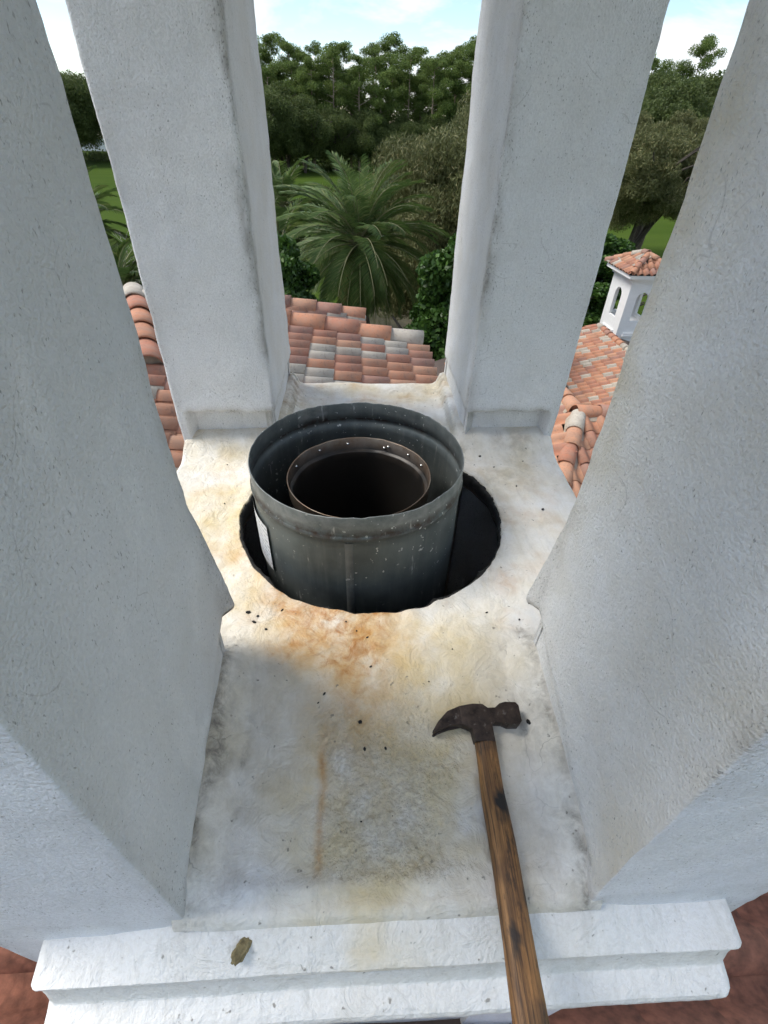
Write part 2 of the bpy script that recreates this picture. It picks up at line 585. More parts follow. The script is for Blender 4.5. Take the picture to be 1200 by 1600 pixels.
# slab with its ragged round opening, and the apron sloping out between the front piers
def hole_r(a):
    return HR * (1 + 0.022 * nz(math.cos(a) * 1.5, math.sin(a) * 1.5, 2.2) + 0.012 * nz(math.cos(a) * 6, math.sin(a) * 6, 4.4)
                 + 0.016 * nz(math.cos(a) * 13, math.sin(a) * 13, 1.4) * max(0, nz(math.cos(a) * 3, math.sin(a) * 3, 9.1) + 0.3) + 0.007 * fbm(math.cos(a), math.sin(a), 6.4, 24, 3) * max(0.1, 0.4 + nz(math.cos(a) * 4, math.sin(a) * 4, 5.3)))
def base_z(x, y):
    if y >= 0.375: return 0.0
    t = min(1.0, (0.375 - y) / 0.345)
    return -0.061 * t ** 1.25
def coarse_mask(x, y):
    n1 = 0.05 * fbm(x, y, 0.3, 11, 4)
    a = sstep(-0.125, -0.085, x + n1 * 0.8) * (1 - sstep(0.06, 0.12, x + n1))
    return a * sstep(0.022, 0.04, y + 0.2 * n1) * (1 - sstep(0.19, 0.32, y + n1))
def floor_z(x, y):
    z = base_z(x, y)
    z += 0.0048 * fbm(x, y, 0.0, 5.5, 3) + 0.0016 * fbm(x, y, 2.0, 26.0, 2)
    # brush-marked membrane folds
    z += 0.0022 * abs(nz(x * 0.6 + 0.4 * y, y, 3.0, 17.0))
    if y < 0.44 and abs(x) < 0.3:
        z += 0.034 * sstep(0.218, 0.276, abs(x) + 0.008 * nz(x, y, 1, 18)) * sstep(-0.02, 0.05, y) * sstep(0.395, 0.33, y)
        z += 0.010 * math.exp(-((y - 0.028) / 0.013) ** 2) * (0.6 + 0.5 * nz(x, y, 0, 12)) * (1 - sstep(0.22, 0.27, abs(x)))
        z += 0.0035 * coarse_mask(x, y)
    if abs(x) > 0.25 and y > 0.9:
        z += 0.020 * sstep(YB - 0.045, YB + 0.03, y + 0.012 * nz(x, y, 2, 14))
    if y > YE - 0.12 and abs(x) < 0.27:
        z += 0.016 * sstep(YE - 0.1, YE - 0.02, y + 0.01 * nz(x, y, 2, 12))
    if y > 0.98:   # fillet up the inner pier faces at the back
        z += 0.022 * sstep(0.225, 0.27, abs(x)) * sstep(0.98, 1.06, y)
    d = math.hypot(x - HX, y - HY) - HR
    z += 0.006 * math.exp(-(d / 0.03) ** 2) * (0.6 + nz(x, y, 5, 20))
    return z
def floor_attrs(me):
    cream, rust, grime, crack, coarse, worn = [], [], [], [], [], []
    for v in me.vertices:
        x, y, z = v.co
        d = math.hypot(x - HX, y - HY) - HR
        n1 = fbm(x, y, 0.7, 6.0, 3)
        n2 = fbm(x, y, 4.7, 15.0, 3)
        c = 0.46 + 0.5 * n1
        c += 0.45 * sstep(0.22, 0.0, abs(d)) * sstep(0.1, -0.35, x) * (y > 0.38)
        c += 0.6 * math.exp(-((x + 0.03) / 0.13) ** 2) * sstep(0.30, 0.40, y) * sstep(0.52, 0.42, y)
        c += (0.55 + 0.55 * sstep(0.0, 0.30, y)) * math.exp(-((x - 0.005 + 0.03 * n1) / 0.13) ** 2) * sstep(0.03, 0.06, y) * sstep(0.46, 0.36, y)
        c += 0.25 * math.exp(-((x + 0.04) / 0.10) ** 2) * (y < 0.1)
        c *= 1 - 0.6 * sstep(0.12, 0.22, abs(x - 0.01)) * (1 - sstep(0.33, 0.42, y))
        if x > 0.25: c *= 0.75
        cream.append(max(0, min(1, c)))
        # rust running from the front lip of the opening down the apron
        rx = x + 0.105 + 0.055 * n2
        r = 1.5 * math.exp(-(rx / 0.105) ** 2) * sstep(0.30, 0.42, y + 0.05 * n1) * sstep(0.56, 0.47, y)
        r += 0.75 * math.exp(-((d) / 0.035) ** 2) * math.exp(-((x + 0.14) / 0.13) ** 2) * (y < 0.62)
        r += 0.85 * math.exp(-((x + 0.055 + 0.03 * n1) / 0.085) ** 2) * sstep(0.08, 0.34, y) * sstep(0.46, 0.38, y)
        r += 0.95 * math.exp(-((x + 0.103 - 0.03 * y + 0.004 * n2) / 0.0065) ** 2) * sstep(0.03, 0.05, y) * (1 - sstep(0.13, 0.26, y))
        r += 0.30 * math.exp(-(((x + 0.30) / 0.1) ** 2 + ((y - 0.62) / 0.07) ** 2))
        r += 0.22 * math.exp(-(((x - 0.36) / 0.06) ** 2 + ((y - 0.70) / 0.09) ** 2)) * (0.6 + n2)
        r += 0.30 * max(0, n2) * sstep(0.36, 0.42, y)
        r += 0.5 * max(0, 0.2 + n2) * math.exp(-((y - 1.42) / 0.06) ** 2)
        r += 0.5 * max(0, 0.1 + n2) * math.exp(-(((x - 0.27) / 0.07) ** 2 + ((y - 0.50) / 0.09) ** 2))
        rust.append(max(0, min(1, r)))
        g = 0.10 + 0.10 * n1 + 0.10 * sstep(0.42, 0.36, y)
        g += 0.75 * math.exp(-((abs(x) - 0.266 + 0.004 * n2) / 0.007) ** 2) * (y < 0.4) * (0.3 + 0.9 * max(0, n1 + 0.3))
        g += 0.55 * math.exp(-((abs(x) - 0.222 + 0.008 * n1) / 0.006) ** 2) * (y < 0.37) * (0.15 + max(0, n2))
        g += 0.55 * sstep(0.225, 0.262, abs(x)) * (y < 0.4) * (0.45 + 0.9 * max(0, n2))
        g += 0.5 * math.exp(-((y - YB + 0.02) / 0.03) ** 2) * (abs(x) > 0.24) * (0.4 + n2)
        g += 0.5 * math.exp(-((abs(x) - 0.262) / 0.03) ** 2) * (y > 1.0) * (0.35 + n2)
        g += 0.30 * math.exp(-((y - 0.028) / 0.014) ** 2) * (y < 0.1) * max(0, 0.2 + n2)
        g += 0.35 * (x > 0.1) * (y > 0.4) * max(0, n1)
        g += 0.30 * math.exp(-(d / 0.018) ** 2) * (0.5 + n2)
        grime.append(max(0, min(1, g)))
        k = 0.25 + 0.9 * math.exp(-((abs(x) - 0.262) / 0.045) ** 2) + 0.8 * math.exp(-((y - YB) / 0.06) ** 2)
        crack.append(min(1, k))
        coarse.append(0.18 + 0.9 * coarse_mask(x, y))
        worn.append(max(0, min(1, 0.16 + 0.35 * n1 + 0.66 * sstep(0.44, 0.33, y) * (0.2 + 0.8 * sstep(0.025, 0.075, y)) * (1 - 0.45 * sstep(0.10, 0.16, x) * sstep(0.25, 0.12, y)))))
    attr(me, 'cream', cream); attr(me, 'rust', rust); attr(me, 'grime', grime)
    attr(me, 'crack', crack); attr(me, 'coarse', coarse); attr(me, 'worn', worn)

NA, NRG = 400, 165
ANG = [R(-90 + 27 * (2 * k / 329 - 1)) for k in range(330)] + [R(-63 + 306 * (k + 1) / 361) for k in range(360)]
NF = len(ANG)
V = []
y_f, y_b, xap = 0.375, YE - 0.008, 0.284
for j in range(NRG + 4):
    for a in ANG:
        ca, sa = math.cos(a), math.sin(a)
        h = hole_r(a)
        tx = ((XO - 0.012) - HX * (1 if ca > 0 else -1)) / abs(ca) if abs(ca) > 1e-6 else 1e9
        ty = ((y_b - HY) if sa > 0 else (HY - y_f)) / abs(sa) if abs(sa) > 1e-6 else 1e9
        rr = min(tx, ty)
        apr = False
        if sa < 0 and ty < tx and abs(HX + ca * ty) < xap - 0.003:
            apr = True
            rr = min((HY - 0.004) / -sa, (xap - HX * (1 if ca > 0 else -1)) / max(1e-6, abs(ca)))
        if j == 0: r, dz = h + 0.001, -0.018
        elif j == 1: r, dz = h, -0.006
        else:
            f = min(1.0, (j - 2) / (NRG - 1)) ** 1.06
            r, dz = h + 0.002 + (rr - h - 0.002) * f, 0.0
        x, y = HX + r * ca, HY + r * sa
        z = floor_z(x, y) + dz
        c = coarse_mask(x, y) if y < 0.4 else 0
        if c > 0.02:
            z += c * 0.0042 * (nz(x, y, 0, 125) * 0.7 + 0.5 * nz(x, y, 3, 62))
        if j >= NRG + 1:          # rolled over the outside edge
            q = j - NRG - 1
            sx = math.copysign(1, ca) if tx < ty else 0
            sy = math.copysign(1, sa) if ty <= tx else 0
            if sy >= 0:
                x += sx * (0.007, 0.011, 0.012)[q]; y += sy * (0.005, 0.009, 0.010)[q]
                z -= (0.004, 0.014, 0.09)[q]
            else:
                if apr and sa < -0.9:
                    y -= (0.004, 0.009, 0.012)[q]; z -= (0.003, 0.010, 0.022)[q]
                else:
                    z -= (0.002, 0.004, 0.006)[q]
        V.append((x, y, z))
me = pydata('floor', V, grid_faces(NF, NRG + 4, True))
floor_attrs(me)
slab = child(obj('floor', me, FLOOR))

# torn black felt around the opening
V = []
for j in range(7):
    for k in range(NA):
        a = 2 * math.pi * k / NA
        h = hole_r(a)
        t1 = 0.004 + 0.022 * max(0, nz(math.cos(a) * 5, math.sin(a) * 5, 7.7) + 0.1) * (0.3 + abs(nz(math.cos(a) * 17, math.sin(a) * 17, 1))) + 0.004 * fbm(math.cos(a), math.sin(a), 1, 28, 3) * max(0.15, 0.4 + nz(math.cos(a) * 4, math.sin(a) * 4, 3.3))
        r, z = [(h + 0.004, -0.012), (h + 0.0015, -0.0045), (h - t1 * 0.5, -0.005), (h - t1, -0.010),
                (h - t1 * 0.9, -0.020), (h - 0.003, -0.034), (h + 0.004, -0.05)][j]
        x, y = HX + r * math.cos(a), HY + r * math.sin(a)
        V.append((x, y, floor_z(HX + h * math.cos(a), HY + h * math.sin(a)) + z + 0.005 * nz(x, y, j * 2.0, 60) + 0.004 * nz(x, y, j * 2.0 + 9, 130)))
child(obj('felt_edge', pydata('felt_edge', V, grid_faces(NA, 7, True)), TAR))
# hollow timber chase under the slab
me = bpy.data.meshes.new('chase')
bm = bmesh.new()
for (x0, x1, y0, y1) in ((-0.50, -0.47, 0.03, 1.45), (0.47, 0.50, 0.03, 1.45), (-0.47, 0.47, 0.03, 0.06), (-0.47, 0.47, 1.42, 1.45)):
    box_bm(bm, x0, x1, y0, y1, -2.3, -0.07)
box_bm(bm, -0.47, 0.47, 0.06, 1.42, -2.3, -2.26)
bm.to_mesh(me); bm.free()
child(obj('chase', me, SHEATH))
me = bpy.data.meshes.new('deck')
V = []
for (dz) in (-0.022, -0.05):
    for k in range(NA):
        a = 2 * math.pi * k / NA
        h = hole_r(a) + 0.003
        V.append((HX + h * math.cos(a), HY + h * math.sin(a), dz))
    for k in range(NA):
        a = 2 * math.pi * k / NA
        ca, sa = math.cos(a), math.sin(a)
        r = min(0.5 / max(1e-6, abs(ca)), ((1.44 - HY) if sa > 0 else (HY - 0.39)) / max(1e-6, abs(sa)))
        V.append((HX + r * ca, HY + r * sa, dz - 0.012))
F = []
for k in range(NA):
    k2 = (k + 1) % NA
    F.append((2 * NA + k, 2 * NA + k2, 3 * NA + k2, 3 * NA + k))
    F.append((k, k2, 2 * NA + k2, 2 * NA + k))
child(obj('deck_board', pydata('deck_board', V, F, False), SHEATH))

# stucco walls below the slab (the corner piers carry on down as the corners)
def wall_sheet(name, p0, p1, z0, z1, nrm):
    V, d, w = [], [], []
    nu, nv = 60, 60
    for j in range(nv):
        for i in range(nu):
            f, g = i / (nu - 1), j / (nv - 1)
            x, y, z = p0[0] + (p1[0] - p0[0]) * f, p0[1] + (p1[1] - p0[1]) * f, z0 + (z1 - z0) * g
            o = 0.004 * fbm(x, y, z, 4, 2)
            V.append((x + nrm[0] * o, y + nrm[1] * o, z))
            d.append(0.05); w.append(0.1)
    me = pydata(name, V, grid_faces(nu, nv))
    attr(me, 'dirt', d); attr(me, 'warm', w)
    return child(obj(name, me, STUCCO))
wall_sheet('wall', (-0.525, YR - 0.03), (-0.525, YB + 0.03), -2.35, -0.03, (-1, 0))
wall_sheet('wall', (0.525, YB + 0.03), (0.525, YR - 0.03), -2.35, -0.03, (1, 0))
wall_sheet('wall', (0.29, 1.472), (-0.29, 1.472), -2.35, -0.03, (0, 1))
wall_sheet('wall', (-0.29, 0.014), (0.29, 0.014), -2.35, -0.10, (0, -1))

# moulded cornice across the front
def cornice():
    prof = [(0.030, -0.074), (0.012, -0.075), (-0.004, -0.079), (-0.020, -0.089), (-0.036, -0.103), (-0.046, -0.1115), (-0.0488, -0.1145),
            (-0.0495, -0.121), (-0.0488, -0.1285), (-0.0455, -0.1295), (-0.0465, -0.142), (-0.050, -0.162), (-0.0545, -0.186), (-0.0560, -0.1880),
            (-0.066, -0.192), (-0.077, -0.196), (-0.0840, -0.201), (-0.0870, -0.208), (-0.0875, -0.216), (-0.0850, -0.224),
            (-0.078, -0.230), (-0.060, -0.233), (-0.036, -0.236), (-0.031, -0.242), (-0.030, -0.30), (-0.026, -0.40), (-0.022, -0.42), (0.02, -0.43)]
    # finer
    P = []
    for a, b in zip(prof[:-1], prof[1:]):
        for k in range(3):
            f = k / 3
            P.append((a[0] + (b[0] - a[0]) * f, a[1] + (b[1] - a[1]) * f))
    P.append(prof[-1])
    x0, x1, n = -0.466, 0.484, 190
    V, cr = [], []
    for i in range(n):
        x = x0 + (x1 - x0) * i / (n - 1)
        e = min(x - x0, x1 - x)
        for (y, z) in P:
            # the coating rides up to the apron between the piers, lower along the pier faces
            dz = 0
            if z > -0.124:
                t = (z + 0.124) / 0.066
                dz = -0.046 * t * sstep(0.255, 0.42, abs(x))
            o = 0.0012 * fbm(x, 0, 0, 5, 2) + 0.0006 * fbm(x, y, z, 40, 2) + 0.0004 * nz(x, y, z, 110)
            yy, zz = y - o, z + dz + o * 0.8
            if e < 0.012:
                k = (1 - e / 0.012) ** 2 * 0.006
                yy += k; zz -= k * 0.6
            V.append((x, yy, zz))
    m = len(P)
    F = grid_faces(m, n)
    F = [tuple(reversed(f)) for f in F]
    F.append(tuple(range(m)))
    F.append(tuple(reversed(range((n - 1) * m, n * m))))
    me = pydata('cornice', V, F)
    me.polygons[-1].use_smooth = False
    me.polygons[-2].use_smooth = False
    me.set_sharp_from_angle(angle=R(24))
    d, c2 = [], []
    for (x, y, z) in V:
        n1 = fbm(x, y, z, 9, 3)
        c2.append(max(0, min(1, 0.05 + 0.65 * math.exp(-((x + 0.03 + 0.02 * n1) / 0.085) ** 2) * (0.6 + n1) * (z > -0.13) + 0.12 * max(0, n1))))
        d.append(max(0, min(1, 0.04 + 0.10 * max(0, n1) + 0.8 * math.exp(-(((x + 0.22) / 0.06) ** 2 + ((z + 0.072) / 0.012) ** 2)) * max(0, .3 + fbm(x, y, z, 30, 2))
                             + 0.8 * math.exp(-(((x - 0.24) / 0.06) ** 2 + ((z + 0.075) / 0.014) ** 2)) * max(0, .3 + fbm(x, y, z, 30, 2)))))
    attr(me, 'cream', c2); attr(me, 'rust', [0.0] * len(V)); attr(me, 'grime', d)
    attr(me, 'crack', [0.15] * len(V)); attr(me, 'coarse', [0.30] * len(V))
    child(obj('cornice', me, FLOOR))
cornice()

# cap roof carried by the piers (above the picture, it shades the floor)
bm = bmesh.new()
box_bm(bm, -0.56, 0.56, -0.03, 1.52, 1.45, 1.55)
box_bm(bm, -0.60, 0.60, -0.05, 1.54, 1.552, 1.62)
me = bpy.data.meshes.new('cap_soffit'); bm.to_mesh(me); bm.free()
child(obj('cap_soffit', me, WHITE))
V = [(-0.63, -0.07, 1.622), (0.63, -0.07, 1.622), (0.63, 1.57, 1.622), (-0.63, 1.57, 1.622), (0, 0.50, 1.98), (0, 0.99, 1.98)]
cap_roof = child(obj('cap_roof', pydata('cap_roof', V, [(0, 1, 4), (1, 2, 5, 4), (2, 3, 5), (3, 0, 4, 5), (3, 2, 1, 0)], False),
                     simple('cap_tile', (0.36, 0.17, 0.10), 0.8, 0.3, 6)))

# ------------------------------------------------------------------ flue pipe
PX, PY = -0.040, 0.747
pipe = empty('flue_pipe', (PX, PY, -1.2))
tag(pipe, 'dark galvanized double-wall flue pipe standing open in the round hole', 'flue pipe')
RO, ZR = 0.233, 0.185
def wobo(a, i):
    dz = 0
    if 11 <= i <= 14:
        dz = 0.0022 * nz(math.cos(a) * 14, math.sin(a) * 14, 0.3) + 0.003 * nz(math.cos(a) * 2, math.sin(a) * 2, 1.3)
    return (0.0022 * nz(math.cos(a) * 1.6, math.sin(a) * 1.6, 8.0), dz)
prof = [(RO, -1.2), (RO, -0.4), (RO, 0.0), (RO, 0.06), (RO, 0.105), (RO, 0.1255), (RO + 0.0022, 0.129), (RO + 0.0030, 0.134), (RO + 0.0022, 0.139),
        (RO + 0.001, 0.1425), (RO + 0.001, 0.16), (RO + 0.0012, ZR - 0.001), (RO + 0.0008, ZR), (RO - 0.0008, ZR), (RO - 0.0012, ZR - 0.001),
        (RO - 0.0012, 0.160), (RO - 0.0012, 0.1425), (RO + 0.0030, 0.139), (RO + 0.004, 0.134), (RO + 0.0030, 0.129), (RO - 0.0016, 0.1255),
        (RO - 0.0016, 0.105), (RO - 0.0016, 0.0), (RO - 0.0016, -0.4), (RO - 0.0016, -1.2)]
me = lathe('outer_pipe', prof, 256, wobo)
band, rl = [], []
for v in me.vertices:
    x, y, z = v.co
    r = math.hypot(x, y)
    outer = r > RO - 0.0004
    b = (0.95 * sstep(0.145, 0.155, z) if outer else 0.12 + 0.25 * (z > 0.138)) 
    if outer and z < 0.145: b = 0.10
    band.append(b)
    rl.append((0.9 if outer else 0.3) * math.exp(-((z - 0.141) / 0.009) ** 2))
attr(me, 'band', band); attr(me, 'rustline', rl)
outer = obj('outer_pipe', me, GALV, pipe, (0, 0, 1.2))
RI, ZI = 0.160, 0.125
prof = [(RI - 0.008, -1.1), (RI - 0.008, 0.0), (RI - 0.008, 0.078), (RI - 0.006, 0.082), (RI - 0.001, 0.085), (RI, 0.090), (RI + 0.0005, ZI - 0.004), (RI + 0.0020, ZI - 0.001), (RI + 0.0021, ZI + 0.0005),
        (RI + 0.0015, ZI + 0.002), (RI - 0.001, ZI), (RI - 0.0012, 0.096), (RI - 0.0035, 0.0935), (RI - 0.0085, 0.092), (RI - 0.0095, 0.089), (RI - 0.0095, 0.07), (RI - 0.0095, 0.0), (RI - 0.0095, -1.1)]
me = lathe('inner_pipe', prof, 200, lambda a, i: (0.0012 * nz(math.cos(a) * 2, math.sin(a) * 2, 3), 0.001 * nz(math.cos(a) * 6, math.sin(a) * 6, 5)))
s = []
for v in me.vertices:
    x, y, z = v.co
    r = math.hypot(x, y)
    k = 0.98 if z < 0.086 and r < RI - 0.006 else (0.90 + 0.25 * nz(x, y, z, 30) if z < ZI - 0.006 else 0.15 + 0.5 * max(0, nz(x, y, z, 25)))
    s.append(max(0, min(1, k)))
attr(me, 'soot', s)
inner = obj('inner_pipe', me, FLUE, pipe, (0.004, -0.003, 1.2))
STEEL = simple('bright_rivet_steel', (0.75, 0.75, 0.72), 0.25, 0.1, 30, 1.0)
for deg in (100, 62, 128, 66, 40, 160, 20):
    a = R(deg)
    bm = bmesh.new()
    bmesh.ops.create_uvsphere(bm, u_segments=10, v_segments=6, radius=0.0042)
    me = bpy.data.meshes.new('rivet'); bm.to_mesh(me); bm.free()
    me.polygons.foreach_set('use_smooth', [True] * len(me.polygons))
    o = obj('rivet', me, STEEL, inner, ((RI - 0.002) * math.cos(a), (RI - 0.002) * math.sin(a), 0.112 if deg != 66 else 0.106))
    o.scale = (1, 1, 0.8)
V = []
for j in range(30):
    z = -0.6 + (0.124 + 0.6) * j / 29
    for (da, dr) in ((-2.2, 0.0006), (-1.9, 0.0022), (1.4, 0.0022), (1.7, 0.0006)):
        a = R(266 + da + 0.15 * nz(z, da, 1, 20))
        V.append(((RO + dr + 0.0022 * nz(math.cos(a) * 1.6, math.sin(a) * 1.6, 8.0)) * math.cos(a), (RO + dr + 0.0022 * nz(math.cos(a) * 1.6, math.sin(a) * 1.6, 8.0)) * math.sin(a), z))
me = pydata('lap_seam', V, grid_faces(4, 30))
attr(me, 'band', [0.45] * len(V)); attr(me, 'rustline', [0.15] * len(V))
obj('lap_seam', me, GALV, outer)
# paper label on the left flank
LAB = NT('printed_label')
v = LAB.coord('Object')
w1 = LAB.n('ShaderNodeTexWave'); w1.wave_type = 'BANDS'; w1.bands_direction = 'Z'; w1.inputs['Scale'].default_value = 26.0
LAB.l(v, w1.inputs['Vector'])
txt = LAB.math('MULTIPLY', LAB.ramp(w1.outputs['Fac'], 0.62, 0.7), LAB.ramp(LAB.noise(LAB.coord('Object', (60, 60, 14)), 3.0, 2), 0.44, 0.5))
LAB.color(LAB.mix(LAB.math('MULTIPLY', txt, 0.55), (0.62, 0.63, 0.64), (0.10, 0.11, 0.12)))
LAB.rough(0.5)
V = []
for j in range(9):
    for i in range(9):
        a = R(190 + 27.0 * i / 8)
        z = -0.035 + 0.125 * j / 8
        V.append(((RO + 0.004) * math.cos(a), (RO + 0.004) * math.sin(a), z))
obj('printed_label', pydata('printed_label', V, grid_faces(9, 9)), LAB.m, outer)

# ------------------------------------------------------------------ hammer
def steel_mat():
    t = NT('rusty_forged_steel')
    v = t.coord('Object')
    a = t.noise(v, 70, 6, 0.7)
    col = t.mix(t.ramp(a, 0.35, 0.68), (0.020, 0.015, 0.013), (0.075, 0.052, 0.042))
    col = t.mix(t.math('MULTIPLY', t.ramp(t.noise(v, 130, 3), 0.62, 0.72), 0.6), col, (0.22, 0.20, 0.19))
    t.color(col); t.bsdf.inputs['Metallic'].default_value = 0.55
    t.rough(t.ramp(a, 0.3, 0.7, (0.35, 0.35, 0.35, 1), (0.65, 0.65, 0.65, 1)))
    t.bump(a, 0.35, 0.001)
    return t.m
def wood_mat():
    t = NT('worn_hickory')
    v = t.coord('Object')
    g = t.noise(t.coord('Object', (150, 7, 60)), 1.0, 6, 0.65, 0.6)
    f = t.noise(t.coord('Object', (420, 14, 200)), 1.0, 4, 0.6)
    b = t.noise(v, 17, 4, 0.6)
    col = t.mix(t.ramp(g, 0.32, 0.68), (0.075, 0.032, 0.010), (0.42, 0.205, 0.065))
    col = t.mix(t.math('MULTIPLY', t.ramp(f, 0.50, 0.64), 0.8), col, (0.040, 0.020, 0.010))
    col = t.mix(t.math('MULTIPLY', t.ramp(b, 0.48, 0.68), 0.6), col, (0.10, 0.045, 0.018))
    bl = t.noise(t.coord('Object', (60, 16, 40)), 1.0, 6, 0.75)
    col = t.mix(t.math('MULTIPLY', t.ramp(bl, 0.56, 0.66), 0.75), col, (0.028, 0.016, 0.010))
    col = t.mix(t.attr('mark'), col, (0.012, 0.010, 0.009))
    t.color(col); t.rough(0.55)
    t.bump(t.math('ADD', g, f), 0.45, 0.0012)
    return t.m
hammer = empty('claw_hammer', (0.158, 0.231, -0.010))
hammer.rotation_euler = (R(10.0), 0, R(-0.3))
tag(hammer, 'old claw hammer with rusty dark head and worn wooden handle on the white floor', 'hammer')
K = 0.00108
out = [(-77, -19), (-67, -5), (-52, 9), (-33, 16), (-12, 19), (3, 18), (11, 13), (22, 13), (30, 19), (38, 20), (54, 19), (58, 14), (58, -9), (54, -13),
       (38, -13), (30, -9), (18, -8), (13.5, -12), (14, -35), (-16, -35), (-18, -17), (-32, -11), (-52, -12), (-67, -17), (-75, -21)]
def slab_poly(bm, pts, z0, z1):
    a = [bm.verts.new((x * K, y * K, z0(x) if callable(z0) else z0)) for x, y in pts]
    b = [bm.verts.new((x * K, y * K, z1(x) if callable(z1) else z1)) for x, y in pts]
    n = len(pts)
    bm.faces.new(list(reversed(a)) if False else a)
    bm.faces.new(list(reversed(b)))
    for i in range(n):
        bm.faces.new((a[i], b[i], b[(i + 1) % n], a[(i + 1) % n]))
def thick(x):
    if x > 30: return 0.0150
    if x > 10: return 0.0115
    if x > -20: return 0.0140
    return 0.0140 - 0.0015 * (-20 - x) / 57
bm = bmesh.new()
ic = [i for i, p_ in enumerate(out) if p_[0] >= -33]
body = [p_ for p_ in out if p_[0] >= -34]
slab_poly(bm, body, lambda x: -thick(x), lambda x: thick(x))
tineT = [(-30, 16.2), (-33, 16), (-52, 9), (-67, -5), (-77, -19), (-75, -21), (-67, -17), (-52, -12), (-32, -11), (-30, -11.6)]
slab_poly(bm, tineT, lambda x: 0.0016 * min(1, max(0, (-30 - x) / 20)) , lambda x: thick(x) - 0.0004)
tineB = [(x, y - (2.5 if x < -40 else 0)) for x, y in tineT]
slab_poly(bm, tineB, lambda x: -thick(x) + 0.0004, lambda x: -0.0016 * min(1, max(0, (-30 - x) / 20)))
bmesh.ops.recalc_face_normals(bm, faces=bm.faces[:])
bmesh.ops.bevel(bm, geom=[e for e in bm.edges if e.is_manifold and e.calc_face_angle(0) > 0.9], offset=0.0026, segments=2, affect='EDGES', profile=0.55, clamp_overlap=True)
me = bpy.data.meshes.new('head'); bm.to_mesh(me); bm.free()
me.polygons.foreach_set('use_smooth', [True] * len(me.polygons)); me.set_sharp_from_angle(angle=R(20))
obj('head', me, steel_mat(), hammer)
# handle: oval loft from the eye towards the viewer
st = [(-0.012, 0.0125, 0.009), (0.030, 0.0150, 0.0105), (0.036, 0.0165, 0.0120), (0.06, 0.0162, 0.0118), (0.10, 0.0168, 0.0122), (0.13, 0.0180, 0.0130), (0.17, 0.0185, 0.0135), (0.22, 0.0185, 0.0138),
      (0.28, 0.0192, 0.0140), (0.33, 0.0205, 0.0145), (0.36, 0.0212, 0.0150), (0.372, 0.0190, 0.0135), (0.374, 0.012, 0.008)]
V, mk = [], []
SEG = 28
sts = []
for a, b in zip(st[:-1], st[1:]):
    n = max(1, int((b[0] - a[0]) / 0.006))
    for k in range(n):
        f = k / n
        sts.append(tuple(a[q] + (b[q] - a[q]) * f for q in range(3)))
sts.append(st[-1])
for (l, w, h) in sts:
    w *= 1.02
    for k in range(SEG):
        a = 2 * math.pi * k / SEG
        ca, sa = math.cos(a), math.sin(a)
        e = 0.78
        x = w * math.copysign(abs(ca) ** e, ca)
        z = h * math.copysign(abs(sa) ** e, sa)
        bow = 0.0015 * math.sin(l * 9) - 0.002 * math.exp(-((l - 0.11) / 0.04) ** 2)
        n_ = 0.0005 * nz(x, l, z, 60)
        V.append((x * (1 + n_ * 20) + bow, -l, z * (1 + n_ * 20)))
        m_ = 0.0
        for (ml, mx, rl_, rx_, s_) in ((0.120, 0.008, 0.017, 0.012, 1.0), (0.142, 0.006, 0.010, 0.010, 0.55), (0.268, -0.006, 0.012, 0.006, 0.85), (0.285, -0.007, 0.010, 0.004, 0.5), (0.345, 0.008, 0.02, 0.012, 0.5), (0.232, 0.017, 0.01, 0.004, 0.7), (0.042, 0.0, 0.012, 0.03, 0.35)):
            q = ((l - ml) / rl_) ** 2 + ((x - mx) / rx_) ** 2 + 0.9 * nz(x, l, z, 120)
            m_ = max(m_, s_ * sstep(1.25, 0.75, q))
        mk.append(m_)
F = grid_faces(SEG, len(sts), True)
F.append(tuple(range(SEG)))
F.append(tuple(reversed(range((len(sts) - 1) * SEG, len(sts) * SEG))))
me = pydata('handle', V, [tuple(reversed(f)) for f in F])
attr(me, 'mark', mk)
obj('handle', me, wood_mat(), hammer)

# ------------------------------------------------------------------ small debris
CHIP = simple('lichen_crust', (0.20, 0.165, 0.085), 0.95, 0.6, 90, 0, 0.9)
def lump(name, sx, sy, sz, seed, freq, mat, loc, rz):
    bm = bmesh.new()
    bmesh.ops.create_icosphere(bm, subdivisions=3, radius=1.0)
    for v in bm.verts:
        d = v.co.normalized()
        k = 1 + 0.28 * fbm(d.x + seed, d.y, d.z, freq, 3)
        v.co = Vector((d.x * sx * k, d.y * sy * k, d.z * sz * k))
    me = bpy.data.meshes.new(name); bm.to_mesh(me); bm.free()
    o = obj(name, me, mat, None, loc, (0, 0, rz))
    return o
tag(lump('stucco_flake', 0.0165, 0.0088, 0.005, 3.3, 2.6, CHIP, (-0.196, -0.026, -0.0885), R(58)),
    'brown crusty flake lying on the front ledge', 'flake')
bm = bmesh.new()
bmesh.ops.create_icosphere(bm, subdivisions=1, radius=1.0)
for v in bm.verts:
    v.co *= 1 + 0.5 * nz(v.co.x, v.co.y, v.co.z, 1.9)
crumb_me = bpy.data.meshes.new('tar_crumb'); bm.to_mesh(crumb_me); bm.free()
crumb_me.materials.append(TAR)
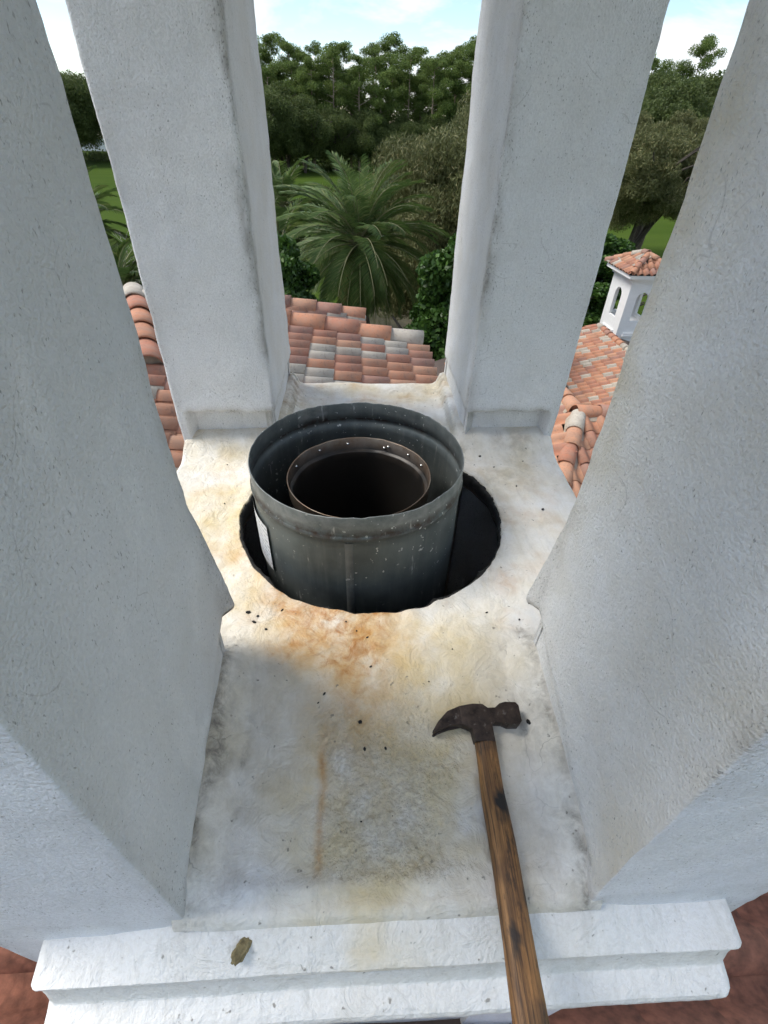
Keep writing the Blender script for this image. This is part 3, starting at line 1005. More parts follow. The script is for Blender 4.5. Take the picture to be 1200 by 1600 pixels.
spots = [(-0.255, 0.455, 4.2), (-0.24, 0.432, 3.6), (-0.235, 0.447, 3.0), (-0.215, 0.415, 2.6), (-0.19, 0.46, 2.2), (-0.065, 0.425, 2.0), (-0.02, 0.33, 2.0),
         (-0.04, 0.235, 3.4), (-0.033, 0.195, 2.8), (0.0, 0.195, 2.2), (-0.10, 0.285, 2.2), (-0.11, 0.27, 1.6), (-0.025, 0.39, 1.8), (-0.045, 0.405, 1.6),
         (0.005, 0.105, 1.9), (-0.04, 0.10, 1.5), (0.13, 0.36, 1.5), (0.08, 0.30, 1.4), (0.236, 0.225, 3.6), (0.27, 0.42, 2.2), (0.30, 0.46, 2.0),
         (0.42, 0.76, 4.0), (0.38, 0.86, 2.2), (0.31, 1.0, 3.4), (0.34, 0.95, 2.4), (0.43, 0.98, 2.2), (-0.40, 0.98, 2.4), (-0.37, 0.80, 1.8), (0.46, 0.70, 1.8), (0.40, 0.60, 1.6), (0.21, 0.44, 2.0)]
for i, (x, y, s_) in enumerate(spots):
    o = bpy.data.objects.new('tar_crumb', crumb_me)
    link(o)
    s_ *= 0.0011
    o.scale = (s_ * random.uniform(0.9, 1.7), s_ * random.uniform(0.7, 1.1), s_ * 0.55)
    o.rotation_euler = (random.uniform(-.2, .2), random.uniform(-.2, .2), random.uniform(0, 6.3))
    o.location = (x, y, floor_z(x, y) + s_ * 0.35)
    tag(o, 'small black tar crumb on the stained white floor', 'crumb', 'black tar crumbs around the opening')

# ------------------------------------------------------------------ roofs
def tile_mat():
    t = NT('blended_clay_tile')
    oi = t.n('ShaderNodeObjectInfo')
    r = t.n('ShaderNodeValToRGB')
    r.color_ramp.interpolation = 'CONSTANT'
    els = r.color_ramp.elements
    els[0].position, els[0].color = 0.0, (0.50, 0.215, 0.115, 1)
    els[1].position, els[1].color = 0.30, (0.42, 0.17, 0.10, 1)
    for pos, c in ((0.50, (0.53, 0.26, 0.15, 1)), (0.66, (0.36, 0.17, 0.12, 1)), (0.78, (0.50, 0.45, 0.37, 1)), (0.92, (0.42, 0.38, 0.32, 1))):
        e = els.new(pos); e.color = c
    t.l(oi.outputs['Random'], r.inputs['Fac'])
    v = t.coord('Object')
    a = t.noise(v, 9, 5, 0.65)
    col = t.mix(t.math('MULTIPLY', t.ramp(a, 0.38, 0.7), 0.45), r.outputs['Color'], (0.30, 0.24, 0.19))
    geo = t.n('ShaderNodeNewGeometry')
    wide = t.noise(geo.outputs['Position'], 1.6, 5, 0.65)
    col = t.mix(t.math('MULTIPLY', t.ramp(wide, 0.48, 0.72), 0.5), col, (0.17, 0.125, 0.095))
    col = t.mix(t.math('MULTIPLY', t.ramp(t.noise(v, 30, 4), 0.56, 0.72), 0.45), col, (0.12, 0.09, 0.075))
    t.color(col); t.rough(0.82)
    t.bump(t.noise(v, 70, 4), 0.3, 0.004)
    return t.m
TILE = tile_mat()
TILE_F = TILE.copy()
TILE_F.name = 'blended_clay_tile_field'
_nt = TILE_F.node_tree
_oi = [n for n in _nt.nodes if n.type == 'OBJECT_INFO'][0]
_rp = [n for n in _nt.nodes if n.type == 'VALTORGB' and n.color_ramp.interpolation == 'CONSTANT'][0]
_ge = _nt.nodes.new('ShaderNodeNewGeometry')
_nt.links.new(_ge.outputs['Random Per Island'], _rp.inputs['Fac'])
SHADED = simple('shaded_clay_tile', (0.25, 0.098, 0.058), 0.85, 0.45, 22, 0, 0.7)  # darker copy of the clay tile, its shade put into the colour
DECK = simple('roof_underlay', (0.07, 0.05, 0.04), 0.9, 0.3, 3)
MORTAR = simple('mortar', (0.36, 0.30, 0.23), 0.9, 0.2, 20, 0, 0.4)
FASCIA = simple('white_fascia', (0.80, 0.80, 0.79), 0.5, 0.03, 3)
DARK = simple('dark_opening', (0.02, 0.02, 0.02), 0.9, 0.1, 3)

TW, TL = 0.235, 0.295
def tile_mesh(w=TW, L=TL + 0.07):
    n = 12
    V = []
    th = 0.018
    for (x, dz) in ((0, 0.0), (L, 0.026)):
        for lay in (0, 1):
            for i in range(n + 1):
                u = i / n
                if u < 0.62:
                    z = 0.062 * math.sin(math.pi * u / 0.62) ** 0.75
                else:
                    z = -0.014 * math.sin(math.pi * (u - 0.62) / 0.38)
                V.append((x, (u - 0.5) * (w + 0.012), z + dz + (0.0 if lay == 0 else -th)))
    m = n + 1
    F = []
    for i in range(n):
        F.append((i, 2 * m + i, 2 * m + i + 1, i + 1))                       # top
        F.append((m + i, m + i + 1, 3 * m + i + 1, 3 * m + i))               # under
        F.append((2 * m + i, 3 * m + i, 3 * m + i + 1, 2 * m + i + 1))       # lower lip
    return pydata('roof_tile', V, F)
TILE_ME = tile_mesh()
TILE_ME.materials.append(TILE)
TILE_SHADED = TILE_ME.copy()
TILE_SHADED.materials.clear(); TILE_SHADED.materials.append(SHADED)
def cap_mesh(L=0.40, r0=0.105, r1=0.122):
    V, F = [], []
    n = 12
    for (x, r, dz) in ((0, r0, 0), (L * 0.5, (r0 + r1) / 2, 0.008), (L, r1, 0.016), (L, r1 - 0.018, 0.016), (0, r0 - 0.018, 0)):
        for i in range(n + 1):
            a = math.pi * (-0.06 + 1.12 * i / n)
            V.append((x, r * math.cos(a), r * math.sin(a) * 0.95 + dz))
    return pydata('ridge_cap', V, grid_faces(n + 1, 5))
CAP_ME = cap_mesh()
CAP_ME.materials.append(TILE)

def frame_on(ex, ey):
    ez = ex.cross(ey).normalized()
    return Matrix((ex, ey, ez)).transposed()

def tile_plane(parent, origin, down, along, nu, nv, keep=None, mesh=None, wob=0.004):
    """courses run `down` the slope from origin, rows step `along` the eave"""
    mesh = mesh or TILE_ME
    ex, ey = Vector(down).normalized(), Vector(along).normalized()
    rot = frame_on(ex, ey).to_euler()
    o0 = Vector(origin)
    for j in range(nv):
        for i in range(nu):
            p = o0 + ex * (TL * i) + ey * (TW * (j + 0.5))
            c = p + ex * TL * 0.5
            if keep and not keep(c): continue
            t = bpy.data.objects.new('roof_tile', mesh)
            link(t, parent)
            t.location = p + Vector((random.uniform(-wob, wob), random.uniform(-wob, wob), 0.03 + random.uniform(-wob, wob)))
            t.rotation_euler = (rot[0] + random.uniform(-.02, .02), rot[1] + random.uniform(-.012, .012), rot[2] + random.uniform(-.015, .015))

def tile_field(parent, origin, down, along, nu, nv, keep, mat):
    ex, ey = Vector(down).normalized(), Vector(along).normalized()
    M = frame_on(ex, ey)
    base = [M @ v.co for v in TILE_ME.vertices]
    fc = [tuple(p.vertices) for p in TILE_ME.polygons]
    V, F = [], []
    for j in range(nv):
        for i in range(nu):
            p = Vector(origin) + ex * (TL * i) + ey * (TW * (j + 0.5)) + Vector((0, 0, 0.03 + random.uniform(-.004, .004)))
            if keep and not keep(p + ex * TL * 0.5): continue
            b = len(V)
            V += [p + q for q in base]
            F += [tuple(k + b for k in f) for f in fc]
    o = obj('tile_field', pydata('tile_field', V, F), mat, parent)
    o['kind'] = 'stuff'

def caps(parent, p0, p1, scale=1.0, mortar=True):
    p0, p1 = Vector(p0), Vector(p1)
    d = p1 - p0
    ex = d.normalized()
    ey = Vector((0, 0, 1)).cross(ex).normalized()
    rot = frame_on(ex, ey).to_euler()
    step = 0.335 * scale
    n = max(1, int(round(d.length / step)))
    for k in range(n):
        t = bpy.data.objects.new('ridge_cap', CAP_ME)
        link(t, parent)
        t.scale = (scale,) * 3
        t.location = p0 + ex * (d.length * k / n) + Vector((random.uniform(-.006, .006), random.uniform(-.006, .006), random.uniform(0, .008)))
        t.rotation_euler = (rot[0] + random.uniform(-.03, .03), rot[1], rot[2] + random.uniform(-.03, .03))
    if mortar:
        e_ = p0 + d - ex * 0.03
        V = [(e_ + ey * (0.10 * scale * math.cos(math.pi * i / 10)) + Vector((0, 0, 0.10 * scale * math.sin(math.pi * i / 10) + 0.01))) for i in range(11)]
        obj('mortar_plug', pydata('mortar_plug', V + [q - ex * 0.06 for q in V], [tuple(range(11)), tuple(reversed(range(11, 22)))] + [(i, 11 + i, 12 + i, i + 1) for i in range(10)], False), MORTAR, parent)
        V = []
        m = max(6, int(d.length / 0.06))
        for i in range(m + 1):
            c = p0 + d * (i / m)
            for s_ in (-1, -0.5, 0.5, 1):
                q = c + ey * s_ * scale * (0.145 + 0.02 * nz(c.x, c.y, s_, 6))
                V.append((q.x, q.y, q.z + (0.035 if abs(s_) < 0.9 else -0.045)))
        o = obj('mortar_bed', pydata('mortar_bed', V, grid_faces(4, m + 1)), MORTAR, parent)

def sheet(name, pts, mat, parent, th=0.05):
    pts = [Vector(p) for p in pts]
    n = len(pts)
    V = pts + [p - Vector((0, 0, th)) for p in pts]
    F = [tuple(range(n)), tuple(reversed(range(n, 2 * n)))] + [(i, n + i, n + (i + 1) % n, (i + 1) % n) for i in range(n)]
    return obj(name, pydata(name, V, F, False), mat, parent)

house = empty('house', (0, 0, GZ))
tag(house, 'big house under blended terracotta and grey barrel tile roofs around the chimney', 'house')
def hroof(name, pts, mat=None):
    o = sheet(name, [(x, y, z - GZ) for x, y, z in pts], mat or DECK, house)
    return o
def Z(p): return (p[0], p[1], p[2] - GZ)

# main plane: falls towards +X
SX = -0.15
def zA(x): return -1.45 + SX * x
roofA = hroof('roof', [(-3.4, -3, zA(-3.4) - .02), (0.76, -3, zA(0.76) - .02), (0.76, 6.1, zA(.76) - .02), (-3.4, 6.1, zA(-3.4) - .02)])
hipA = lambda y: -2.1 - (y - 4.63) * 0.40
dn = Vector((1, 0, SX)).normalized()
xs = 0.80 - dn.x * TL * 15
tile_plane(roofA, Z((xs, 2.56, zA(xs))), dn, (0, 1, 0), 15, 15, lambda c: c.x > (hipA(c.y) + 0.05 if c.y > 4.35 else -2.15))
tile_plane(roofA, Z((xs, -0.55, zA(xs))), dn, (0, 1, 0), 12, 7, lambda c: -2.4 < c.x < -0.62, TILE_SHADED)
caps(roofA, Z((hipA(6.4), 6.4, zA(hipA(6.4)) + .03)), Z((hipA(4.3), 4.3, zA(hipA(4.3)) + .05)), 1.3)
caps(roofA, Z((-2.6, 6.13, zA(-2.6) + 0.06)), Z((0.74, 6.13, zA(0.74) + 0.06)), 1.2)
box('gutter', 0.80, 0.835, 2.4, 6.15, zA(.8) - 0.09 - GZ, zA(.8) + 0.03 - GZ, FASCIA, roofA)
# left-hand plane beyond the hip
roofL = hroof('roof', [(-2.6, 6.4, -1.16), (-2.0, 4.2, -1.08), (-2.0, 0.5, -1.08), (-6, 0.5, -1.70), (-6, 6.4, -1.70)])
# lower roof on the right front, shade put into its tile brown
roofF = hroof('roof', [(0.5, -3, -1.55), (3.2, -3, -1.98), (3.2, 2.3, -1.98), (0.5, 2.3, -1.55)])
dF = Vector((1, 0, -0.16)).normalized()
tile_plane(roofF, Z((0.50, -0.85, -1.55)), dF, (0, 1, 0), 7, 10, None, TILE_SHADED)

tile_field(roofA, Z((xs, 0.86, zA(xs))), dn, (0, 1, 0), 15, 7, lambda c: abs(c.x) > 0.72 or c.y > 1.62, TILE_F)
tile_field(roofA, Z((xs, -2.2, zA(xs))), dn, (0, 1, 0), 15, 7, None, SHADED)
tile_field(roofA, Z((xs, -0.55, zA(xs))), dn, (0, 1, 0), 15, 2, lambda c: c.x > -0.62, SHADED)
tile_field(roofL, Z((-2.15, 0.6, -1.08)), (-1, 0, -0.15), (0, 1, 0), 13, 24, lambda c: c.x < hipA(max(c.y, 4.2)) - 0.1, TILE_F)
# stepped gable ends behind
roofB = hroof('roof', [(-3.2, 6.1, -1.62 + .48), (0.28, 6.1, -1.66), (0.28, 6.72, -1.66), (-3.2, 6.72, -1.14)])
def zB(x): return -1.62 + SX * x
tile_plane(roofB, Z((0.30 - dn.x * TL * 7, 6.18, zB(0.30 - dn.x * TL * 7))), dn, (0, 1, 0), 7, 2)
caps(roofB, Z((-2.4, 6.80, zB(-2.4) + .03)), Z((0.26, 6.80, zB(0.26) + .03)), 0.9)
def zC(x): return -1.66 + SX * x
roofB2 = hroof('roof', [(-3.2, 6.72, zC(-3.2) - .03), (0.0, 6.72, zC(0) - .03), (0.0, 7.45, zC(0) - .03), (-3.2, 7.45, zC(-3.2) - .03)])
tile_plane(roofB2, Z((0.02 - dn.x * TL * 8, 6.86, zC(0.02 - dn.x * TL * 8))), dn, (0, 1, 0), 8, 3)
caps(roofB2, Z((-2.6, 7.50, zC(-2.6) + .05)), Z((-0.0, 7.50, zC(0) + .05)), 1.15)
box('gutter', 0.04, 0.075, 6.8, 7.5, zC(0) - 0.13 - GZ, zC(0) + 0.0 - GZ, FASCIA, roofB2)
# walls under the eaves
WALLM = simple('house_wall', (0.72, 0.70, 0.66), 0.8, 0.06, 2)
box('wall', -6, 0.45, -3, 6.1, 0, zA(.76) - GZ - 0.12, WALLM, house)
box('wall', -6, -0.25, 6.1, 7.4, 0, -1.95 - GZ, WALLM, house)

# hipped roof to the right, lower
J = (3.15, 6.05, -2.55)
Kp = (2.52, 4.75, -2.82)
roofD = hroof('roof', [J, (6.5, 6.05, -2.55), (6.5, 3.4, -3.32), (1.9, 3.4, -3.32)])
dD = Vector((0, -1, -0.29)).normalized()
hx = lambda y: 3.15 + (y - 6.05) * 0.48
tile_plane(roofD, Z((2.2, 6.05, -2.55)), dD, (1, 0, 0), 8, 12, lambda c: c.x > hx(c.y) + 0.02)
hroof('roof', [(3.15, 6.05, -2.56), (3.15, 9.5, -2.56), (1.2, 9.5, -3.2), (1.2, 3.4, -3.6), (1.9, 3.4, -3.33)])
roofD2 = hroof('roof', [(3.12, 6.1, -2.60), (3.12, 9.0, -2.60), (1.6, 9.0, -3.05), (1.6, 5.2, -3.10)])
dD2 = Vector((-1, 0, -0.30)).normalized()
tile_plane(roofD2, Z((3.15, 9.0, -2.57)), dD2, (0, -1, 0), 5, 17, lambda c: c.x < hx(c.y) - 0.05 or c.y > 6.1)
caps(roofD, Z((J[0], J[1], J[2] + .05)), Z((hx(3.9), 3.9, -2.55 - .29 * 2.15 + .06)))
caps(roofD, Z((6.3, 6.08, -2.50)), Z((3.15, 6.08, -2.50)))
caps(roofD, Z((3.15, 9.0, -2.52)), Z((3.15, 6.2, -2.52)))
caps(roofD, Z((2.2, 4.95, -2.80)), Z((2.62, 3.75, -2.86)), 1.1)
hroof('roof', [(3.15, 6.1, -2.58), (3.15, 9.0, -2.58), (3.5, 9.0, -4.4), (3.5, 6.4, -4.4)])
hroof('roof', [(3.15, 6.1, -2.60), (3.5, 6.4, -4.4), (6.5, 6.4, -4.4), (6.5, 6.1, -2.60)])
box('wall', 1.9, 6.3, 3.6, 5.9, 0, -3.4 - GZ, WALLM, house)

# ------------------------------------------------------------------ the far wing with its own chimney cupola
wing = empty('house_wing', (8.5, 15, GZ))
tag(wing, 'lower house wing with sloping terracotta tile roof beside the far white cupola', 'house')
W0 = Vector((8.5, 15, GZ))
def Wp(p): return tuple(Vector(p) - W0)
def zW(x): return -5.02 + 0.28 * (x - 8.85)
roofW = sheet('roof', [Wp((5.2, 9.5, zW(5.2) - .02)), Wp((8.85, 9.5, zW(8.85) - .02)), Wp((8.85, 17.7, zW(8.85) - .02)), Wp((5.2, 17.7, zW(5.2) - .02))], DECK, wing)
dW = Vector((-1, 0, -0.28)).normalized()
tile_plane(roofW, Wp((8.82, 17.6, zW(8.82))), dW, (0, -1, 0), 11, 25)
caps(roofW, Wp((8.85, 17.7, zW(8.85) + .05)), Wp((8.85, 9.6, zW(8.85) + .05)))
caps(roofW, Wp((8.75, 17.66, zW(8.75) + .05)), Wp((6.2, 17.66, zW(6.2) + .05)))
sheet('roof', [Wp((8.85, 17.7, -5.05)), Wp((8.85, 9.5, -5.05)), Wp((12.5, 9.5, -6.1)), Wp((12.5, 17.7, -6.1))], DECK, wing)
box('wall', 5.6 - 8.5, 12.2 - 8.5, -5.2, 2.5, 0, zW(5.2) - GZ - 0.1, WALLM, wing)

CX0, CX1, CY0, CY1 = 9.32, 10.40, 17.15, 18.62
cup = empty('cupola_chimney', ((CX0 + CX1) / 2, (CY0 + CY1) / 2, -6.2))
tag(cup, 'small white chimney cupola with arched openings and tiled hip roof, beyond the house', 'chimney')
cw, cd = (CX1 - CX0) / 2, (CY1 - CY0) / 2
def arch_panel(half, z0, z1, aw, az0, az1, t=0.09):
    """one wall with a round-headed opening, in local (u,z), thickness t"""
    n = 14
    r = aw
    arch = [(-aw, az0), (aw, az0)] + [(r * math.cos(math.pi * k / n), az1 - r + r * math.sin(math.pi * k / n)) for k in range(n + 1)]
    # build as strips: left, right, below, above
    bm = bmesh.new()
    def pr(poly):
        a = [bm.verts.new((u, 0, z)) for u, z in poly]
        b = [bm.verts.new((u, t, z)) for u, z in poly]
        bm.faces.new(a); bm.faces.new(list(reversed(b)))
        for i in range(len(a)):
            j = (i + 1) % len(a)
            bm.faces.new((a[i], b[i], b[j], a[j]))
    pr([(-half, z0), (half, z0), (half, az0), (-half, az0)])
    pr([(-half, az0), (-aw, az0), (-aw, az1 - r), (-half, az1 - r)])
    pr([(aw, az0), (half, az0), (half, az1 - r), (aw, az1 - r)])
    for k in range(n):
        a0, a1 = math.pi * k / n, math.pi * (k + 1) / n
        u0, u1 = r * math.cos(a0), r * math.cos(a1)
        q0, q1 = az1 - r + r * math.sin(a0), az1 - r + r * math.sin(a1)
        pr([(u0, q0), (u0, z1), (u1, z1), (u1, q1)])
    pr([(-half, az1 - r), (-aw, az1 - r), (-aw, z1), (-half, z1)])
    pr([(aw, az1 - r), (half, az1 - r), (half, z1), (aw, z1)])
    bmesh.ops.remove_doubles(bm, verts=bm.verts[:], dist=1e-5)
    bmesh.ops.recalc_face_normals(bm, faces=bm.faces[:])
    me = bpy.data.meshes.new('wall'); bm.to_mesh(me); bm.free()
    return me
ZE = 2.86                       # eave height above the cupola base
fm = arch_panel(cw, 0, ZE, 0.21, 1.56, 2.52)
sm = arch_panel(cd - 0.09, 0, ZE, 0.25, 1.56, 2.52)
obj('wall', fm, WHITE, cup, (0, -cd, 0))
obj('wall', fm, WHITE, cup, (0, cd, 0), (0, 0, math.pi))
obj('wall', sm, WHITE, cup, (-cw, 0, 0), (0, 0, -math.pi / 2))
obj('wall', sm, WHITE, cup, (cw, 0, 0), (0, 0, math.pi / 2))
box('floor', -cw + .09, cw - .09, -cd + .09, cd - .09, 1.38, 1.44, WHITE, cup)
def ledge(z, h, pr_, x0=None, x1=None):
    bm = bmesh.new()
    box_bm(bm, -cw - pr_, cw + pr_, -cd - pr_, cd + pr_, z, z + h)
    me = bpy.data.meshes.new('moulding'); bm.to_mesh(me); bm.free()
    return obj('moulding', me, WHITE, cup)
ledge(ZE + 0.002, 0.07, 0.06); ledge(ZE + 0.074, 0.06, 0.12)
for (x0, x1, y0, y1) in ((-0.34, 0.34, -cd - 0.07, -cd - 0.002), (-cw - 0.07, -cw - 0.002, -0.44, 0.44)):
    box('sill', x0, x1, y0, y1, 1.02, 1.09, WHITE, cup, 0.01)
    box('sill', x0 * 0.9 if x0 > -0.4 else x0 + 0.02, x1 * 0.9 if x1 < 0.4 and x1 > 0 else x1, y0 + (0.02 if y0 < -cd else 0), y1, 1.10, 1.16, WHITE, cup, 0.01)
EW, ED = cw + 0.24, cd + 0.24
zr = ZE + 0.15
box('fascia', -EW, EW, -ED, ED, zr - 0.012, zr + 0.10, FASCIA, cup)
box('drip_edge', -EW - .015, EW + .015, -ED - .015, ED + .015, zr + 0.102, zr + 0.125, DARK, cup)
zr += 0.13
rise = 0.44
rl = ED - EW
rf = obj('roof', pydata('roof', [(-EW, -ED, zr), (EW, -ED, zr), (EW, ED, zr), (-EW, ED, zr), (0, -rl, zr + rise), (0, rl, zr + rise)],
         [(0, 1, 4), (1, 2, 5, 4), (2, 3, 5), (3, 0, 4, 5), (3, 2, 1, 0)], False), DECK, cup)
sl = rise / EW
d1 = Vector((0, -1, -sl)).normalized()
tile_plane(rf, (-EW, -rl + 0.0, zr + rise - 0.02), d1, (1, 0, 0), 4, 7, lambda c: abs(c.x) < (-c.y - rl) + 0.05 and c.y > -ED - .1)
d2 = Vector((-1, 0, -sl)).normalized()
tile_plane(rf, (0, ED, zr + rise - 0.02), d2, (0, -1, 0), 4, 8, lambda c: abs(c.y) < rl + abs(c.x) + 0.05 and c.x > -EW - .1)
for (sx, sy) in ((-1, -1), (1, -1), (-1, 1)):
    caps(rf, (0, sy * rl, zr + rise + .03), (sx * EW * 1.02, sy * ED * 1.02, zr + .04), 0.9, False)
caps(rf, (0, rl, zr + rise + 0.04), (0, -rl, zr + rise + 0.04), 0.9, False)

# ------------------------------------------------------------------ vegetation
def leaf_mat(name, c1, c2, c3=None, rough=0.6, trans=0.25):
    t = NT(name)
    g = t.n('ShaderNodeNewGeometry')
    rnd = g.outputs['Random Per Island']
    r = t.n('ShaderNodeValToRGB')
    r.color_ramp.elements[0].color = tuple(c1) + (1,)
    r.color_ramp.elements[1].color = tuple(c2) + (1,)
    if c3:
        e = r.color_ramp.elements.new(0.86); e.color = tuple(c2) + (1,)
        r.color_ramp.elements[-1].color = tuple(c3) + (1,)
    t.l(rnd, r.inputs['Fac'])
    big = t.noise(t.coord('Object'), 0.35, 3, 0.6)
    col = t.mix(t.math('MULTIPLY', t.ramp(big, 0.35, 0.7), 0.5), r.outputs['Color'], tuple(x * 0.6 for x in c1))
    t.color(col)
    t.rough(rough)
    t.bsdf.inputs['Specular IOR Level'].default_value = 0.3
    tr = t.n('ShaderNodeBsdfTranslucent')
    t.l(col, tr.inputs['Color'])
    mx = t.n('ShaderNodeMixShader')
    mx.inputs[0].default_value = trans
    t.l(t.bsdf.outputs[0], mx.inputs[1]); t.l(tr.outputs[0], mx.inputs[2])
    t.l(mx.outputs[0], t.out.inputs['Surface'])
    return t.m
BARK = simple('bark', (0.13, 0.105, 0.08), 0.95, 0.4, 4, 0, 0.6)
PINE_BARK = simple('pine_bark', (0.30, 0.235, 0.175), 0.95, 0.3, 3, 0, 0.5)
BARK_D = simple('dark_bark', (0.06, 0.05, 0.04), 0.95, 0.4, 4, 0, 0.6)
PINE_L = leaf_mat('pine_needles', (0.075, 0.125, 0.028), (0.25, 0.33, 0.085), None, 0.6, 0.35)
OAK_L = leaf_mat('oak_leaves', (0.060, 0.090, 0.026), (0.16, 0.20, 0.062), None, 0.6, 0.35)
OLIVE_L = leaf_mat('olive_sprays', (0.085, 0.098, 0.034), (0.20, 0.21, 0.080), (0.36, 0.31, 0.15))
BUSH_L = leaf_mat('glossy_leaves', (0.028, 0.065, 0.012), (0.075, 0.155, 0.026), (0.12, 0.21, 0.04), 0.45)
PALM_L = leaf_mat('palm_leaflets', (0.065, 0.118, 0.030), (0.15, 0.22, 0.062), (0.27, 0.28, 0.10), 0.55)
RACH = simple('palm_rachis', (0.19, 0.19, 0.09), 0.6, 0.2, 5)
TWIG = simple('dead_twig', (0.36, 0.33, 0.28), 0.9, 0.2, 8)

def leaf_quads(C, size, aspect, up=0.0, spread=1.0):
    """C (n,3) centres -> random leaf quads (n,4,3); up biases long axis upwards"""
    n = len(C)
    d = rng.normal(size=(n, 3)) * spread
    d[:, 2] += up
    d /= np.linalg.norm(d, axis=1, keepdims=True) + 1e-9
    a = rng.normal(size=(n, 3))
    s = np.cross(d, a)
    s /= np.linalg.norm(s, axis=1, keepdims=True) + 1e-9
    L = (size * rng.uniform(0.6, 1.3, n))[:, None]
    W = L * aspect
    Q = np.empty((n, 4, 3))
    Q[:, 0] = C - d * L * 0.5
    Q[:, 1] = C + s * W * 0.5
    Q[:, 2] = C + d * L * 0.5
    Q[:, 3] = C - s * W * 0.5
    return Q

def in_ball(n, r=(1, 1, 1), shell=0.5):
    d = rng.normal(size=(n, 3))
    d /= np.linalg.norm(d, axis=1, keepdims=True)
    k = (shell + (1 - shell) * rng.random(n)) ** 1.0
    return d * k[:, None] * np.array(r)

def trunk_mesh(name, paths, seg=8):
    V, F = [], []
    for path, radii in paths:
        v, f = tube_verts(path, radii, seg)
        b = len(V)
        V += v
        F += [tuple(i + b for i in q) for q in f]
    return pydata(name, V, F)

def pine_meshes(h, seed):
    rs = random.Random(seed)
    lean = (rs.uniform(-.4, .4), rs.uniform(-.4, .4))
    def tp(f): return Vector((lean[0] * f, lean[1] * f, h * f))
    paths = [([tp(i / 8) + Vector((0.15 * math.sin(i * 1.3 + seed), 0, 0)) for i in range(9)], [0.32 * (1 - 0.8 * i / 8) for i in range(9)])]
    cl = []
    nb = rs.randint(15, 20)
    for k in range(nb):
        f = 0.50 + 0.5 * (k + rs.random()) / nb
        a = rs.uniform(0, 6.28)
        ln = h * (0.24 * (1.12 - f) ** 0.7 + 0.04) * rs.uniform(0.6, 1.25)
        b = tp(f)
        e = b + Vector((math.cos(a) * ln, math.sin(a) * ln, ln * rs.uniform(0.15, 0.6)))
        m_ = (b + e) / 2 - Vector((0, 0, ln * 0.05))
        paths.append(([b, m_, e], [0.10, 0.06, 0.03]))
        cl.append((e, ln))
        if rs.random() < 0.75: cl.append((m_ + Vector((rs.uniform(-.5, .5), rs.uniform(-.5, .5), 0.3)), ln * 0.7))
    cl.append((tp(1.0), h * 0.07))
    Cs = []
    for (e, ln) in cl:
        r = 0.9 + 0.28 * ln * rs.uniform(0.7, 1.2)
        n = int(340 * r)
        Cs.append(in_ball(n, (r, r, r * 0.62), 0.35) + np.array(e))
    C = np.concatenate(Cs)
    return trunk_mesh('trunk', paths, 6), quads_mesh('crown', leaf_quads(C, 0.36, 0.40, 0.5))

def broad_meshes(h, w, seed, leaf, dens, trunk_f=0.35, aspect=0.55, up=0.1, nclump=46, multi=3, spread=1.0, crown_low=0.25, clump_r=0.2):
    rs = random.Random(seed)
    paths, cl = [], []
    for m_ in range(multi):
        a = rs.uniform(0, 6.28)
        off = Vector((math.cos(a), math.sin(a), 0)) * (0.12 * w * (multi > 1))
        mid = Vector((off.x * 0.6 + rs.uniform(-.3, .3), off.y * 0.6, h * trunk_f * 0.6))
        top = off * 2.2 + Vector((0, 0, h * trunk_f * 1.5))
        paths.append(([off * 0.3, mid, top], [0.035 * h * 0.7, 0.026 * h * 0.7, 0.012 * h]))
        for b in range(4):
            a2 = a + rs.uniform(-1.4, 1.4)
            e = top + Vector((math.cos(a2) * w * 0.33, math.sin(a2) * w * 0.33, h * rs.uniform(0.05, 0.3)))
            paths.append(([mid.lerp(top, rs.uniform(.3, 1)), (top + e) / 2 + Vector((0, 0, .3)), e], [0.012 * h, 0.008 * h, 0.004 * h]))
    zc = h * (crown_low + (1 - crown_low) * 0.5)
    hz = h * (1 - crown_low) * 0.5
    Cs = []
    for k in range(nclump):
        d = Vector((rs.gauss(0, 1), rs.gauss(0, 1), rs.gauss(0.15, 1))).normalized()
        rr = rs.uniform(0.55, 1.0)
        c = np.array((d.x * w * 0.5 * rr, d.y * w * 0.5 * rr, zc + d.z * hz * rr * 0.95))
        r = w * clump_r * rs.uniform(0.65, 1.3)
        n = int(dens * r * r)
        Cs.append(in_ball(n, (r, r, r * 0.8), 0.3) + c)
    C = np.concatenate(Cs)
    C = C[C[:, 2] > h * 0.04]
    return trunk_mesh('trunk', paths, 7), quads_mesh('crown', leaf_quads(C, leaf, aspect, up, spread))

def plant_tree(name, meshes, loc, rz, sc, label, cat, group=None, bark=BARK, leaf=OAK_L, parts=('trunk', 'crown')):
    t = empty(name, loc, rz)
    t.scale = sc if isinstance(sc, tuple) else (sc,) * 3
    obj(parts[0], meshes[0], bark, t)
    obj(parts[1], meshes[1], leaf, t)
    tag(t, label, cat, group)
    return t

